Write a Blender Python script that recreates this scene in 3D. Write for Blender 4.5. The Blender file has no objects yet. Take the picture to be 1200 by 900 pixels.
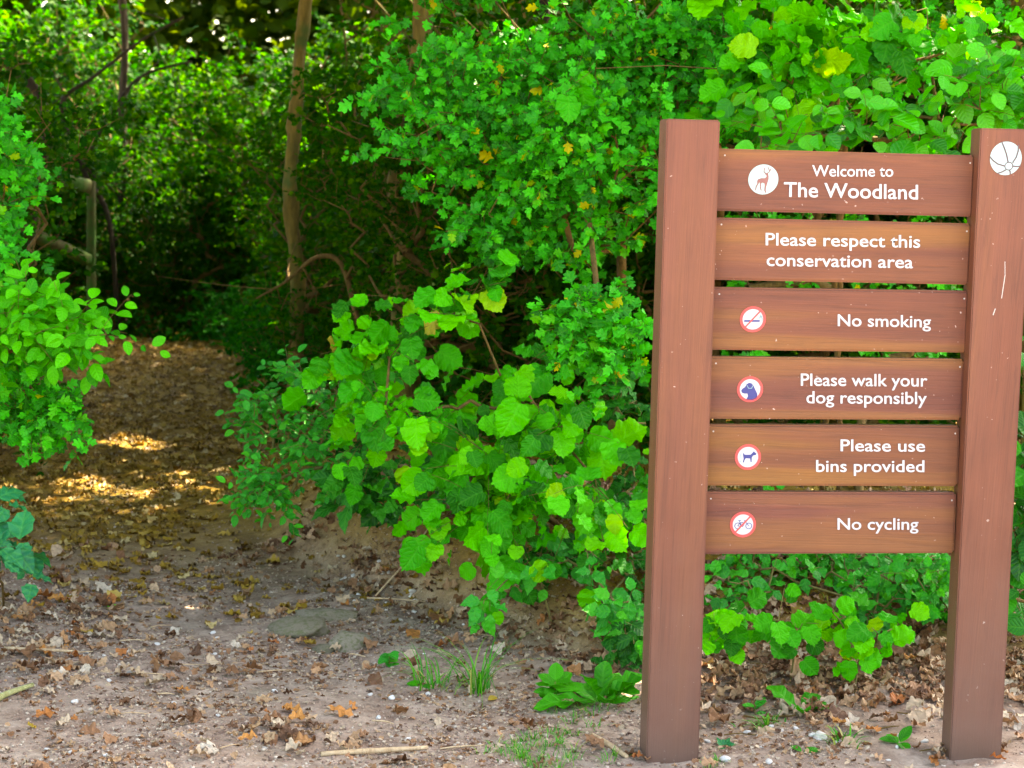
import bpy, bmesh, math, random
import numpy as np
from mathutils import Vector, Matrix
from mathutils.geometry import tessellate_polygon

random.seed(7)
rng = np.random.default_rng(7)
R = math.radians
sc = bpy.context.scene
COL = sc.collection

# ------------------------------------------------------------------ camera
F = 2500.0            # focal length in pixels of a 1200 px wide frame
EYE = 1.69
PITCH, ROLL = R(6.0), R(1.0)
cam = bpy.data.cameras.new('camera')
cam_ob = bpy.data.objects.new('camera', cam)
COL.objects.link(cam_ob)
cam.sensor_width = 36.0
cam.lens = 36.0 * F / 1200.0
cam.clip_start = 0.1
cam.clip_end = 3000
cam.dof.use_dof = True
cam.dof.focus_distance = 6.4
cam.dof.aperture_fstop = 7.0
RM = Matrix.Rotation(math.pi / 2 - PITCH, 3, 'X') @ Matrix.Rotation(ROLL, 3, 'Z')
cam_ob.matrix_world = Matrix.Translation((0, 0, EYE)) @ RM.to_4x4()
sc.camera = cam_ob
RMn = np.array(RM)
EYEv = np.array([0, 0, EYE])

# ------------------------------------------------------------------ light
SUN_EL, SUN_AZ = R(52), R(42)        # azimuth from +Y, negative towards -X
world = bpy.data.worlds.new('World')
sc.world = world
world.use_nodes = True
wn = world.node_tree.nodes
sky = wn.new('ShaderNodeTexSky')
sky.sky_type = 'NISHITA'
sky.sun_disc = False
sky.sun_elevation = SUN_EL
sky.sun_rotation = SUN_AZ
sky.altitude = 50
sky.air_density = 1.0
sky.dust_density = 3.0
sky.ozone_density = 1.0
world.node_tree.links.new(sky.outputs[0], wn['Background'].inputs[0])
wn['Background'].inputs[1].default_value = 0.15
sun = bpy.data.lights.new('sun', 'SUN')
sun.energy = 4.5
sun.angle = R(0.5)
sun.color = (1.0, 0.93, 0.80)
sun_ob = bpy.data.objects.new('sun', sun)
COL.objects.link(sun_ob)
sd = Vector((math.sin(SUN_AZ) * math.cos(SUN_EL), math.cos(SUN_AZ) * math.cos(SUN_EL), math.sin(SUN_EL)))
sun_ob.rotation_euler = sd.to_track_quat('Z', 'Y').to_euler()
sc.view_settings.view_transform = 'Standard'
sc.view_settings.look = 'None'
sc.view_settings.exposure = 3.3
sc.view_settings.use_white_balance = True
sc.view_settings.white_balance_temperature = 8200
sc.view_settings.white_balance_tint = 10
sc.view_settings.gamma = 1.0
sc.render.engine = 'CYCLES'
sc.cycles.max_bounces = 8
sc.cycles.diffuse_bounces = 4
sc.cycles.transmission_bounces = 4
sc.cycles.use_denoising = True

# ------------------------------------------------------------------ pixels and places
def ray(px, py):
    d = RMn @ np.array([(px - 600) / F, -(py - 450) / F, -1.0])
    return d / d[1]
def at(px, py, Y):
    "the point seen at a pixel of the photograph, at depth Y"
    return EYEv + ray(px, py) * Y
def project(P):
    q = (np.asarray(P) - EYEv) @ RMn
    return 600 - F * q[..., 0] / q[..., 2], 450 + F * q[..., 1] / q[..., 2], -q[..., 2]
def smooth(t):
    t = np.clip(t, 0, 1)
    return t * t * (3 - 2 * t)
PY = [0, 5, 6, 7.2, 8, 9, 10.5, 13.6, 19, 23, 60]
PX = [-.55, -.55, -.62, -.85, -1.20, -1.62, -1.92, -2.38, -2.95, -2.6, -2.6]
PW = [1.5, 1.25, 1.08, .96, .78, .60, .60, .70, .74, .8, .8]
def path_off(x, y):
    "distance outside the trodden path: negative inside, + to the right"
    return x - np.interp(y, PY, PX), np.interp(y, PY, PW)
def gh(x, y):
    x = np.asarray(x, float); y = np.asarray(y, float)
    o, w = path_off(x, y)
    dr, dl = np.maximum(0, o - w), np.maximum(0, -o - w)
    near = smooth((y - 6.5) / 1.6)
    z = .24 * smooth(dr / .75) * near * smooth((30 - y) / 8)
    z += .15 * smooth(dr / .35) * smooth((y - 7.0) / .6) * smooth((11.5 - y) / 2.5) * smooth((1.9 - dr) / 1.2)
    z += .14 * smooth(dl / .8) * smooth((y - 5.2) / 2.0)
    z += -.9 * smooth((y - 19.3) / 4.5) * smooth((60 - y) / 20)
    z += .012 * np.sin(x * 3.1 + y * 1.7) + .010 * np.sin(x * 7.3 - y * 4.1 + 1) + .006 * np.sin(x * 17 + 3) * np.sin(y * 13)
    z -= .022 * np.exp(-(o / (w * .8)) ** 2)
    return np.where(np.abs(x) + y > 120, z * 0, z)
def ground_at(px, py):
    d = ray(px, py)
    Y = 4.0
    while Y < 60:
        p = EYEv + d * Y
        if p[2] <= gh(p[0], p[1]):
            return np.array([p[0], p[1], float(gh(p[0], p[1]))])
        Y += .02
    return EYEv + d * 60

# ------------------------------------------------------------------ mesh helpers
class MB:
    "collects vertices, faces and uv for ONE mesh object"
    def __init__(s): s.v, s.f, s.uv, s.n, s.mi = [], [], [], 0, []
    def add(s, v, f, uv=None, mi=0):
        v = np.asarray(v, float).reshape(-1, 3)
        f = np.asarray(f, int)
        s.v.append(v); s.f.append(f + s.n); s.n += len(v)
        s.uv.append(np.zeros((len(v), 2)) if uv is None else np.asarray(uv, float)); s.mi.append(np.full(len(f), mi))
        return s
    def mesh(s, name, mats, smooth_=False):
        me = bpy.data.meshes.new(name)
        v = np.concatenate(s.v); uv = np.concatenate(s.uv)
        loops = np.concatenate([f.ravel() for f in s.f])
        tot = np.concatenate([np.full(len(f), f.shape[1]) for f in s.f])
        start = np.concatenate([[0], np.cumsum(tot)[:-1]])
        me.vertices.add(len(v)); me.vertices.foreach_set('co', v.ravel().astype(np.float32))
        me.loops.add(len(loops)); me.loops.foreach_set('vertex_index', loops.astype(np.int32))
        me.polygons.add(len(tot)); me.polygons.foreach_set('loop_start', start.astype(np.int32))
        me.polygons.foreach_set('loop_total', tot.astype(np.int32))
        me.polygons.foreach_set('material_index', np.concatenate(s.mi).astype(np.int32))
        if smooth_: me.polygons.foreach_set('use_smooth', np.ones(len(tot), bool))
        ul = me.uv_layers.new(name='UVMap')
        ul.data.foreach_set('uv', uv[loops].ravel().astype(np.float32))
        for m in (mats if isinstance(mats, (list, tuple)) else [mats]): me.materials.append(m)
        me.update(calc_edges=True)
        return me
def link(name, data, parent=None, M=None, **props):
    o = bpy.data.objects.new(name, data)
    COL.objects.link(o)
    if parent is not None: o.parent = parent
    if M is not None: o.matrix_world = M
    for k, v in props.items(): o[k] = v
    return o
def thing(name, label, cat, loc=(0, 0, 0), group=None):
    o = link(name, None, None, Matrix.Translation(Vector([float(a) for a in loc])), label=label, category=cat)
    o.empty_display_size = .1
    if group: o['group'] = group
    return o
def tagm(o, label, cat, group=None):
    o['label'] = label; o['category'] = cat
    if group: o['group'] = group
    return o
def child_world(o, parent):
    "parent while keeping world placement (parents are only translated)"
    o.parent = parent
    o.matrix_parent_inverse = parent.matrix_world.inverted() if False else Matrix.Translation(-parent.location)
    return o
def norm(a): return a / np.maximum(np.linalg.norm(a, axis=-1, keepdims=True), 1e-9)
def frusta(P0, P1, r0, r1, k=5):
    "open tapered tubes for many segments at once"
    P0, P1 = np.asarray(P0, float), np.asarray(P1, float)
    d = norm(P1 - P0)
    ref = np.where(np.abs(d[:, 2:3]) > .9, np.array([[1., 0, 0]]), np.array([[0, 0, 1.]]))
    a = norm(np.cross(d, ref)); b = np.cross(d, a)
    t = np.arange(k) / k * 2 * np.pi
    ring = a[:, None] * np.cos(t)[None, :, None] + b[:, None] * np.sin(t)[None, :, None]
    r0 = np.broadcast_to(r0, len(P0)); r1 = np.broadcast_to(r1, len(P0))
    V = np.stack([P0[:, None] + ring * r0[:, None, None], (P1 + d * 0)[:, None] + ring * r1[:, None, None]], 1)
    N = len(P0); base = np.arange(N)[:, None] * 2 * k
    i = np.arange(k); j = (i + 1) % k
    f = np.stack([base + i, base + j, base + k + j, base + k + i], -1).reshape(-1, 4)
    L = np.linalg.norm(P1 - P0, axis=1)
    uv = np.zeros((N, 2, k, 2)); uv[:, :, :, 0] = i / k; uv[:, 1, :, 1] = L[:, None]
    return V.reshape(-1, 3), f, uv.reshape(-1, 2)
def tube(pts, rad, k=10, lump=0.0, sub=4, seed=0):
    "one smooth continuous tapering tube through points"
    pts = np.asarray(pts, float); n = len(pts)
    s = np.linspace(0, n - 1, (n - 1) * sub + 1)
    P = np.zeros((len(s), 3))
    ext = np.vstack([2 * pts[0] - pts[1], pts, 2 * pts[-1] - pts[-2]])
    for q, t in enumerate(s):
        i = min(int(t), n - 2); u = t - i
        p0, p1, p2, p3 = ext[i], ext[i + 1], ext[i + 2], ext[i + 3]
        P[q] = .5 * ((2 * p1) + (-p0 + p2) * u + (2 * p0 - 5 * p1 + 4 * p2 - p3) * u * u + (-p0 + 3 * p1 - 3 * p2 + p3) * u ** 3)
    rr = np.interp(s, np.arange(n), rad)
    T = norm(np.gradient(P, axis=0))
    a = np.array([1., 0, 0]) if abs(T[0][0]) < .8 else np.array([0, 1., 0])
    V = []; g = np.random.default_rng(seed); ph = g.random(4) * 6
    for q in range(len(P)):
        a = norm(a - T[q] * (a @ T[q])); b = np.cross(T[q], a)
        th = np.arange(k) / k * 2 * np.pi
        r = rr[q] * (1 + lump * np.sin(th * 2 + ph[0] + q * .5) + lump * .7 * np.sin(th * 3 + ph[1] - q * .8) + lump * .4 * g.normal(size=k))
        V.append(P[q] + np.outer(np.cos(th) * r, a) + np.outer(np.sin(th) * r, b))
    m = len(P); i = np.arange(k); j = (i + 1) % k
    f = np.concatenate([np.stack([q * k + i, q * k + j, (q + 1) * k + j, (q + 1) * k + i], -1) for q in range(m - 1)])
    V = np.concatenate(V + [P[:1], P[-1:]])
    caps = np.concatenate([np.stack([np.full(k, m * k), j, i], -1), np.stack([np.full(k, m * k + 1), (m - 1) * k + i, (m - 1) * k + j], -1)])
    L = np.concatenate([[0], np.cumsum(np.linalg.norm(np.diff(P, axis=0), axis=1))])
    uv = np.zeros((len(V), 2)); uv[:m * k, 0] = np.tile(i / k, m); uv[:m * k, 1] = np.repeat(L, k)
    mb = MB(); mb.add(V, f, uv); mb.add(np.zeros((0, 3)), caps - mb.n)
    return mb

# ------------------------------------------------------------------ materials
def newmat(name):
    m = bpy.data.materials.new(name); m.use_nodes = True
    nt = m.node_tree; nt.nodes.clear()
    return m, nt, nt.nodes, nt.links
def ramp(N, stops, interp='LINEAR'):
    r = N.new('ShaderNodeValToRGB'); r.color_ramp.interpolation = interp
    e = r.color_ramp.elements
    while len(e) < len(stops): e.new(.5)
    for k, (p, c) in enumerate(stops):
        e[k].position = p; e[k].color = (*c, 1)
    return r
def mathn(N, L, op, a, b=None, c=None, clamp=False):
    n = N.new('ShaderNodeMath'); n.operation = op; n.use_clamp = clamp
    for i, v in enumerate((a, b, c)):
        if v is None: continue
        if isinstance(v, (int, float)): n.inputs[i].default_value = v
        else: L.new(v, n.inputs[i])
    return n.outputs[0]
def noise(N, L, vec, scale, detail=4, rough=.55, dist=0):
    n = N.new('ShaderNodeTexNoise'); n.inputs['Scale'].default_value = scale
    n.inputs['Detail'].default_value = detail; n.inputs['Roughness'].default_value = rough
    n.inputs['Distortion'].default_value = dist
    if vec is not None: L.new(vec, n.inputs['Vector'])
    return n.outputs[0]
def mixc(N, L, f, a, b, mode='MIX'):
    n = N.new('ShaderNodeMix'); n.data_type = 'RGBA'; n.blend_type = mode
    if isinstance(f, (int, float)): n.inputs[0].default_value = f
    else: L.new(f, n.inputs[0])
    for i, v in ((6, a), (7, b)):
        if isinstance(v, tuple): n.inputs[i].default_value = (*v, 1)
        else: L.new(v, n.inputs[i])
    return n.outputs[2]

def leaf_mat(name, stops, rough=.38, spec=.5, trans=.32, veins=0, tcol=(1.5, 1.35, .5), dry=False, vk=.8):
    m, nt, N, L = newmat(name)
    geo = N.new('ShaderNodeNewGeometry'); oi = N.new('ShaderNodeObjectInfo')
    rnd = mathn(N, L, 'FRACT', mathn(N, L, 'ADD', geo.outputs['Random Per Island'], mathn(N, L, 'MULTIPLY', oi.outputs['Random'], 7.31)))
    r = ramp(N, stops); L.new(rnd, r.inputs[0])
    tc = N.new('ShaderNodeTexCoord')
    nz = noise(N, L, tc.outputs['Object'], 26, 3)
    f = mathn(N, L, 'MULTIPLY_ADD', nz, .9, .55)
    col = mixc(N, L, 1.0, r.outputs[0], f, 'MULTIPLY')
    bs = N.new('ShaderNodeBsdfPrincipled')
    height = None
    if veins:
        uv = N.new('ShaderNodeUVMap'); sp = N.new('ShaderNodeSeparateXYZ'); L.new(uv.outputs[0], sp.inputs[0])
        au = mathn(N, L, 'ABSOLUTE', sp.outputs[0])
        ph = mathn(N, L, 'MULTIPLY', mathn(N, L, 'SUBTRACT', sp.outputs[1], mathn(N, L, 'MULTIPLY', au, vk)), veins)
        v = mathn(N, L, 'POWER', mathn(N, L, 'ABSOLUTE', mathn(N, L, 'SINE', ph)), .6)
        mid = mathn(N, L, 'MULTIPLY', au, 18, clamp=True)
        h = mathn(N, L, 'MULTIPLY', v, mid)
        col = mixc(N, L, mathn(N, L, 'MULTIPLY_ADD', h, -.38, .38), col, mixc(N, L, .45, col, (.14, .55, .04)) if not dry else mixc(N, L, .5, col, (.05, .03, .02)))
        height = h
    hb = mathn(N, L, 'MULTIPLY', nz, .5)
    if height is not None: hb = mathn(N, L, 'ADD', hb, height)
    bu = N.new('ShaderNodeBump'); bu.inputs['Strength'].default_value = .5; bu.inputs['Distance'].default_value = .004
    L.new(hb, bu.inputs['Height']); L.new(bu.outputs[0], bs.inputs['Normal'])
    L.new(col, bs.inputs['Base Color'])
    bs.inputs['Roughness'].default_value = rough; bs.inputs['Specular IOR Level'].default_value = spec
    out = N.new('ShaderNodeOutputMaterial')
    tr = N.new('ShaderNodeBsdfTranslucent')
    L.new(mixc(N, L, 1.0, col, tcol, 'MULTIPLY'), tr.inputs[0])
    mx = N.new('ShaderNodeMixShader'); mx.inputs[0].default_value = trans
    L.new(bs.outputs[0], mx.inputs[1]); L.new(tr.outputs[0], mx.inputs[2]); L.new(mx.outputs[0], out.inputs[0])
    return m
def bark_mat(name, c0, c1, scale=30, moss=None, mossamt=.5):
    m, nt, N, L = newmat(name)
    tc = N.new('ShaderNodeTexCoord'); mp = N.new('ShaderNodeMapping'); mp.inputs['Scale'].default_value = (1, 1, .22)
    L.new(tc.outputs['Object'], mp.inputs[0])
    n1 = noise(N, L, mp.outputs[0], scale, 6, .65); n2 = noise(N, L, tc.outputs['Object'], 5, 3)
    r = ramp(N, [(.3, c0), (.7, c1)]); L.new(n1, r.inputs[0]); col = r.outputs[0]
    if moss:
        mr = ramp(N, [(mossamt, (0, 0, 0)), (mossamt + .15, (1, 1, 1))]); L.new(n2, mr.inputs[0])
        col = mixc(N, L, mr.outputs[0], col, moss)
    bs = N.new('ShaderNodeBsdfPrincipled'); bs.inputs['Roughness'].default_value = .85; bs.inputs['Specular IOR Level'].default_value = .25
    L.new(col, bs.inputs['Base Color'])
    bu = N.new('ShaderNodeBump'); bu.inputs['Strength'].default_value = .8; bu.inputs['Distance'].default_value = .02
    L.new(n1, bu.inputs['Height']); L.new(bu.outputs[0], bs.inputs['Normal'])
    out = N.new('ShaderNodeOutputMaterial'); L.new(bs.outputs[0], out.inputs[0])
    return m
def plain(name, col, rough=.5, spec=.4):
    m, nt, N, L = newmat(name)
    bs = N.new('ShaderNodeBsdfPrincipled'); bs.inputs['Roughness'].default_value = rough
    bs.inputs['Specular IOR Level'].default_value = spec
    tc = N.new('ShaderNodeTexCoord')
    nz = noise(N, L, tc.outputs['Object'], 90, 3)
    L.new(mixc(N, L, 1.0, (*col,), mathn(N, L, 'MULTIPLY_ADD', nz, .25, .87), 'MULTIPLY'), bs.inputs['Base Color'])
    out = N.new('ShaderNodeOutputMaterial'); L.new(bs.outputs[0], out.inputs[0])
    return m
def painted_wood(name, vertical_dirt=False):
    "uv in metres: u along the grain, v across"
    m, nt, N, L = newmat(name)
    uv = N.new('ShaderNodeUVMap'); oi = N.new('ShaderNodeObjectInfo'); tc = N.new('ShaderNodeTexCoord')
    off = N.new('ShaderNodeCombineXYZ'); L.new(mathn(N, L, 'MULTIPLY', oi.outputs['Random'], 37.0), off.inputs[0]); L.new(mathn(N, L, 'MULTIPLY', oi.outputs['Random'], 11.0), off.inputs[1])
    va = N.new('ShaderNodeVectorMath'); L.new(uv.outputs[0], va.inputs[0]); L.new(off.outputs[0], va.inputs[1])
    def mp(sx, sy):
        q = N.new('ShaderNodeMapping'); q.inputs['Scale'].default_value = (sx, sy, 1); L.new(va.outputs[0], q.inputs[0]); return q.outputs[0]
    grain = noise(N, L, mp(1.0, 16), 3.2, 6, .62, 1.1)
    fine = noise(N, L, mp(1.2, 150), 2, 4, .7)
    band = noise(N, L, mp(.5, 9.5), 1.25, 2, .4, .3)
    blot = noise(N, L, mp(1, 1), 7, 4, .6)
    if vertical_dirt:
        br = ramp(N, [(.30, (.135, .038, .018)), (.50, (.158, .049, .025)), (.66, (.170, .055, .024)), (.8, (.148, .045, .024))])
    else:
        br = ramp(N, [(.34, (.125, .034, .018)), (.48, (.152, .045, .020)), (.58, (.185, .066, .018)), (.75, (.205, .078, .017))])
    L.new(band, br.inputs[0])
    gr = ramp(N, [(.34, (.60, .56, .54)), (.47, (.98, .98, .98)), (.60, (1.08, 1.08, 1.08)), (.68, (.82, .80, .78)), (.8, (1.05, 1.05, 1.05))]); L.new(grain, gr.inputs[0])
    col = mixc(N, L, .50 if not vertical_dirt else .45, br.outputs[0], mixc(N, L, 1, br.outputs[0], gr.outputs[0], 'MULTIPLY'))
    col = mixc(N, L, 1.0, col, mathn(N, L, 'MULTIPLY_ADD', fine, .80, .60), 'MULTIPLY')
    col = mixc(N, L, 1.0, col, mathn(N, L, 'MULTIPLY_ADD', blot, .35, .84), 'MULTIPLY')
    col = mixc(N, L, 1.0, col, oi.outputs['Color'], 'MULTIPLY')
    # pale flecks and drips on the paint
    fl = noise(N, L, mp(1, 1), 75, 2, .5)
    fm = ramp(N, [(.715, (0, 0, 0)), (.74, (1, 1, 1))]); L.new(fl, fm.inputs[0])
    sel = ramp(N, [(.46, (0, 0, 0)), (.62, (1, 1, 1))]); L.new(blot, sel.inputs[0])
    col = mixc(N, L, mathn(N, L, 'MULTIPLY', fm.outputs[0], sel.outputs[0]), col, (.55, .42, .36))
    if vertical_dirt:
        sp = N.new('ShaderNodeSeparateXYZ'); L.new(uv.outputs[0], sp.inputs[0])
        d = mathn(N, L, 'ADD', sp.outputs[0], mathn(N, L, 'MULTIPLY', blot, -.55))
        dr = ramp(N, [(.0, (1, 1, 1)), (.42, (.45, .45, .45)), (.80, (0, 0, 0))])
        L.new(mathn(N, L, 'MULTIPLY_ADD', d, 1.0, .20), dr.inputs[0])
        col = mixc(N, L, mathn(N, L, 'MULTIPLY', dr.outputs[0], .85), col, (.145, .078, .056))
        st = ramp(N, [(.22, (1, 1, 1)), (.34, (0, 0, 0))]); L.new(mathn(N, L, 'MULTIPLY_ADD', sp.outputs[0], 1.0, mathn(N, L, 'MULTIPLY', blot, .12)), st.inputs[0])
        col = mixc(N, L, mathn(N, L, 'MULTIPLY', st.outputs[0], .6), col, (.085, .048, .030))
    bs = N.new('ShaderNodeBsdfPrincipled'); bs.inputs['Roughness'].default_value = .50; bs.inputs['Specular IOR Level'].default_value = .45
    L.new(col, bs.inputs['Base Color'])
    bu = N.new('ShaderNodeBump'); bu.inputs['Strength'].default_value = .35; bu.inputs['Distance'].default_value = .003
    L.new(mathn(N, L, 'ADD', grain, mathn(N, L, 'MULTIPLY', fine, .7)), bu.inputs['Height']); L.new(bu.outputs[0], bs.inputs['Normal'])
    out = N.new('ShaderNodeOutputMaterial'); L.new(bs.outputs[0], out.inputs[0])
    return m

G_HAZEL = [(0, (.001, .120, .002)), (.35, (.008, .330, .003)), (.75, (.045, .520, .003)), (.95, (.10, .52, .003)), (1, (.26, .52, .005))]
G_HAW = [(0, (.001, .110, .003)), (.45, (.002, .340, .010)), (.85, (.020, .560, .014)), (.97, (.06, .42, .006)), (.988, (.46, .42, .004)), (1, (.50, .42, .004))]
G_ROSE = [(0, (.001, .190, .014)), (.6, (.004, .330, .020)), (1, (.03, .40, .008))]
G_BRAM = [(0, (.001, .080, .008)), (.6, (.003, .160, .010)), (1, (.014, .26, .006))]
G_BACK = [(0, (.002, .036, .001)), (.6, (.009, .080, .001)), (1, (.045, .150, .001))]  # leaf greens darkened to stand in for shade deep in the wood
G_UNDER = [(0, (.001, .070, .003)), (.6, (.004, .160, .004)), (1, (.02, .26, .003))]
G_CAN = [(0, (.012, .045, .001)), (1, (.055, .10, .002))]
M = {}
M['hazel'] = leaf_mat('hazel_leaf', G_HAZEL, .5, .14, .28, veins=21)
M['hazel_spot'] = leaf_mat('hazel_leaf_turning', [(0, (.25, .30, .02)), (.5, (.42, .32, .03)), (1, (.45, .15, .03))], .45, .4, .3, veins=21)
M['haw'] = leaf_mat('hawthorn_leaf', G_HAW, .42, .16, .26, veins=10)
M['rose'] = leaf_mat('rose_leaf', G_ROSE, .42, .25, .3, veins=12)
M['round'] = leaf_mat('glossy_round_leaf', G_HAZEL[:3] + [(1, (.05, .32, .006))], .34, .35, .32, veins=16)
M['bram'] = leaf_mat('bramble_leaf', G_BRAM, .45, .2, .28, veins=18)
M['bright'] = leaf_mat('bright_oval_leaf', [(0, (.004, .24, .002)), (1, (.05, .48, .003))], .48, .15, .3, veins=16)
M['dock'] = leaf_mat('dock_leaf', [(0, (.003, .17, .003)), (1, (.025, .33, .003))], .48, .22, .3, veins=26)
M['ivy'] = leaf_mat('ivy_leaf', [(0, (.002, .12, .045)), (1, (.006, .20, .06))], .45, .2, .2, veins=10)
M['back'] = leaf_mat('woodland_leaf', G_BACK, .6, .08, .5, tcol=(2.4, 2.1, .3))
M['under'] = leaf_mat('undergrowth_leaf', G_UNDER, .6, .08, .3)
G_VAR = [(0, (.003, .055, .001)), (.6, (.012, .095, .001)), (1, (.045, .130, .001))]  # background shrub greens, kept dark in place of the wood's shade
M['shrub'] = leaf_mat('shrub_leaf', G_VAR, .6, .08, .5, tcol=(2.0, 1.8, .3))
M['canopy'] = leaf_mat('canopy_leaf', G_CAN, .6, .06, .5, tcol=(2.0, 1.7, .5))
M['grass'] = leaf_mat('grass_blade', [(0, (.012, .20, .010)), (.8, (.06, .34, .006)), (1, (.40, .34, .12))], .45, .4, .3)
M['dry'] = leaf_mat('dry_leaf', [(0, (.10, .045, .022)), (.25, (.21, .095, .04)), (.5, (.32, .16, .075)), (.68, (.44, .27, .14)), (.86, (.52, .40, .27)), (1, (.40, .17, .05))], .6, .3, .12, tcol=(1.2, 1, .8), veins=14, dry=True)
M['dry_wood'] = leaf_mat('dry_leaf_in_wood', [(0, (.14, .068, .004)), (.35, (.23, .125, .008)), (.65, (.33, .195, .018)), (.86, (.43, .28, .05)), (.94, (.44, .31, .10)), (1, (.52, .40, .20))], .55, .35, .10, tcol=(1.2, 1, .8), dry=True)
M['dry_pale'] = leaf_mat('dry_leaf_pale', [(0, (.48, .36, .24)), (1, (.60, .50, .38))], .6, .3, .15, tcol=(1.2, 1, .8), veins=14, dry=True)
M['dry_orange'] = leaf_mat('dry_leaf_orange', [(0, (.42, .13, .035)), (1, (.50, .22, .05))], .6, .3, .15, tcol=(1.2, 1, .8), veins=14, dry=True)
M['twig'] = bark_mat('twig_bark', (.085, .050, .012), (.20, .125, .032), 60)
M['twig_green'] = bark_mat('green_twig', (.12, .12, .03), (.24, .18, .06), 60)
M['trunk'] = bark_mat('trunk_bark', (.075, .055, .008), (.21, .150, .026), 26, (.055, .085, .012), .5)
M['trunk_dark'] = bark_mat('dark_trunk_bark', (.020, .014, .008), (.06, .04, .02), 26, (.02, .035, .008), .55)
M['rail'] = bark_mat('mossy_rail', (.035, .038, .009), (.115, .110, .028), 24, (.035, .12, .010), .45)
M['stick_pale'] = bark_mat('peeled_stick', (.40, .25, .13), (.62, .46, .28), 50)
M['stick_green'] = bark_mat('lichen_stick', (.30, .28, .10), (.45, .45, .20), 50, (.12, .55, .45), .56)
M['post'] = painted_wood('painted_post', True)
M['board'] = painted_wood('painted_board')
M['white'] = plain('white_print', (.50, .51, .53), .45)
M['white_cool'] = plain('cool_white_print', (.34, .50, .50), .45)
M['navy'] = plain('navy_print', (.035, .045, .20), .5)
M['teal'] = plain('grey_teal_print', (.22, .40, .42), .5)
M['red'] = plain('red_print', (.62, .075, .07), .5)
M['deer'] = plain('brown_print', (.24, .10, .09), .5)
M['line'] = plain('grey_brown_print', (.11, .07, .08), .5)
M['screw'] = plain('steel_screw', (.5, .48, .45), .4)

# ------------------------------------------------------------------ ground
m, nt, N, L = newmat('woodland_soil')
tc = N.new('ShaderNodeTexCoord'); P = tc.outputs['Object']
sp = N.new('ShaderNodeSeparateXYZ'); L.new(P, sp.inputs[0])
n1 = noise(N, L, P, 1.6, 5, .6); n2 = noise(N, L, P, 9, 6, .65); n3 = noise(N, L, P, 60, 5, .7); n4 = noise(N, L, P, 220, 3, .6)
base = ramp(N, [(.30, (.195, .122, .084)), (.5, (.315, .222, .162)), (.7, (.45, .345, .262))]); L.new(n2, base.inputs[0])
brown = ramp(N, [(.30, (.15, .078, .006)), (.5, (.26, .15, .010)), (.72, (.37, .23, .03))]); L.new(n2, brown.inputs[0])
# trodden grey-mauve earth near the entrance, humus brown further in (a change of the soil itself)
fy = mathn(N, L, 'ADD', sp.outputs[1], mathn(N, L, 'MULTIPLY_ADD', n1, 1.6, -.8))
vr = N.new('ShaderNodeAttribute'); vr.attribute_name = 'humus'
col = mixc(N, L, vr.outputs['Fac'], base.outputs[0], brown.outputs[0])
gm = ramp(N, [(.58, (0, 0, 0)), (.72, (1, 1, 1))]); L.new(noise(N, L, P, 2.3, 5, .6), gm.inputs[0])
col = mixc(N, L, mathn(N, L, 'MULTIPLY', gm.outputs[0], .45), col, (.17, .16, .10))
spk = ramp(N, [(.60, (0, 0, 0)), (.66, (1, 1, 1))]); L.new(n4, spk.inputs[0])
pk = N.new('ShaderNodeTexVoronoi'); pk.inputs['Scale'].default_value = 55; L.new(P, pk.inputs['Vector'])
pkr = ramp(N, [(.10, (1, 1, 1)), (.2, (0, 0, 0))]); L.new(pk.outputs['Distance'], pkr.inputs[0])
wn_ = N.new('ShaderNodeTexWhiteNoise'); L.new(pk.outputs['Position'], wn_.inputs[0])
pks = ramp(N, [(.72, (0, 0, 0)), (.75, (1, 1, 1))]); L.new(wn_.outputs[0], pks.inputs[0])
pm = mathn(N, L, 'MULTIPLY', mathn(N, L, 'MULTIPLY', pkr.outputs[0], pks.outputs[0]), mathn(N, L, 'MULTIPLY_ADD', vr.outputs['Fac'], -.7, .9))
col = mixc(N, L, pm, col, (.50, .42, .36))
col = mixc(N, L, mathn(N, L, 'MULTIPLY', spk.outputs[0], .35), col, (.46, .38, .33))
col = mixc(N, L, 1.0, col, mathn(N, L, 'MULTIPLY_ADD', n3, .9, .52), 'MULTIPLY')
bs = N.new('ShaderNodeBsdfPrincipled'); bs.inputs['Roughness'].default_value = .9; bs.inputs['Specular IOR Level'].default_value = .2
L.new(col, bs.inputs['Base Color'])
bu = N.new('ShaderNodeBump'); bu.inputs['Strength'].default_value = .9; bu.inputs['Distance'].default_value = .012
L.new(mathn(N, L, 'ADD', n3, mathn(N, L, 'ADD', mathn(N, L, 'MULTIPLY', n2, 1.5), mathn(N, L, 'MULTIPLY', pm, .5))), bu.inputs['Height']); L.new(bu.outputs[0], bs.inputs['Normal'])
out = N.new('ShaderNodeOutputMaterial'); L.new(bs.outputs[0], out.inputs[0])
M['soil'] = m

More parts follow.
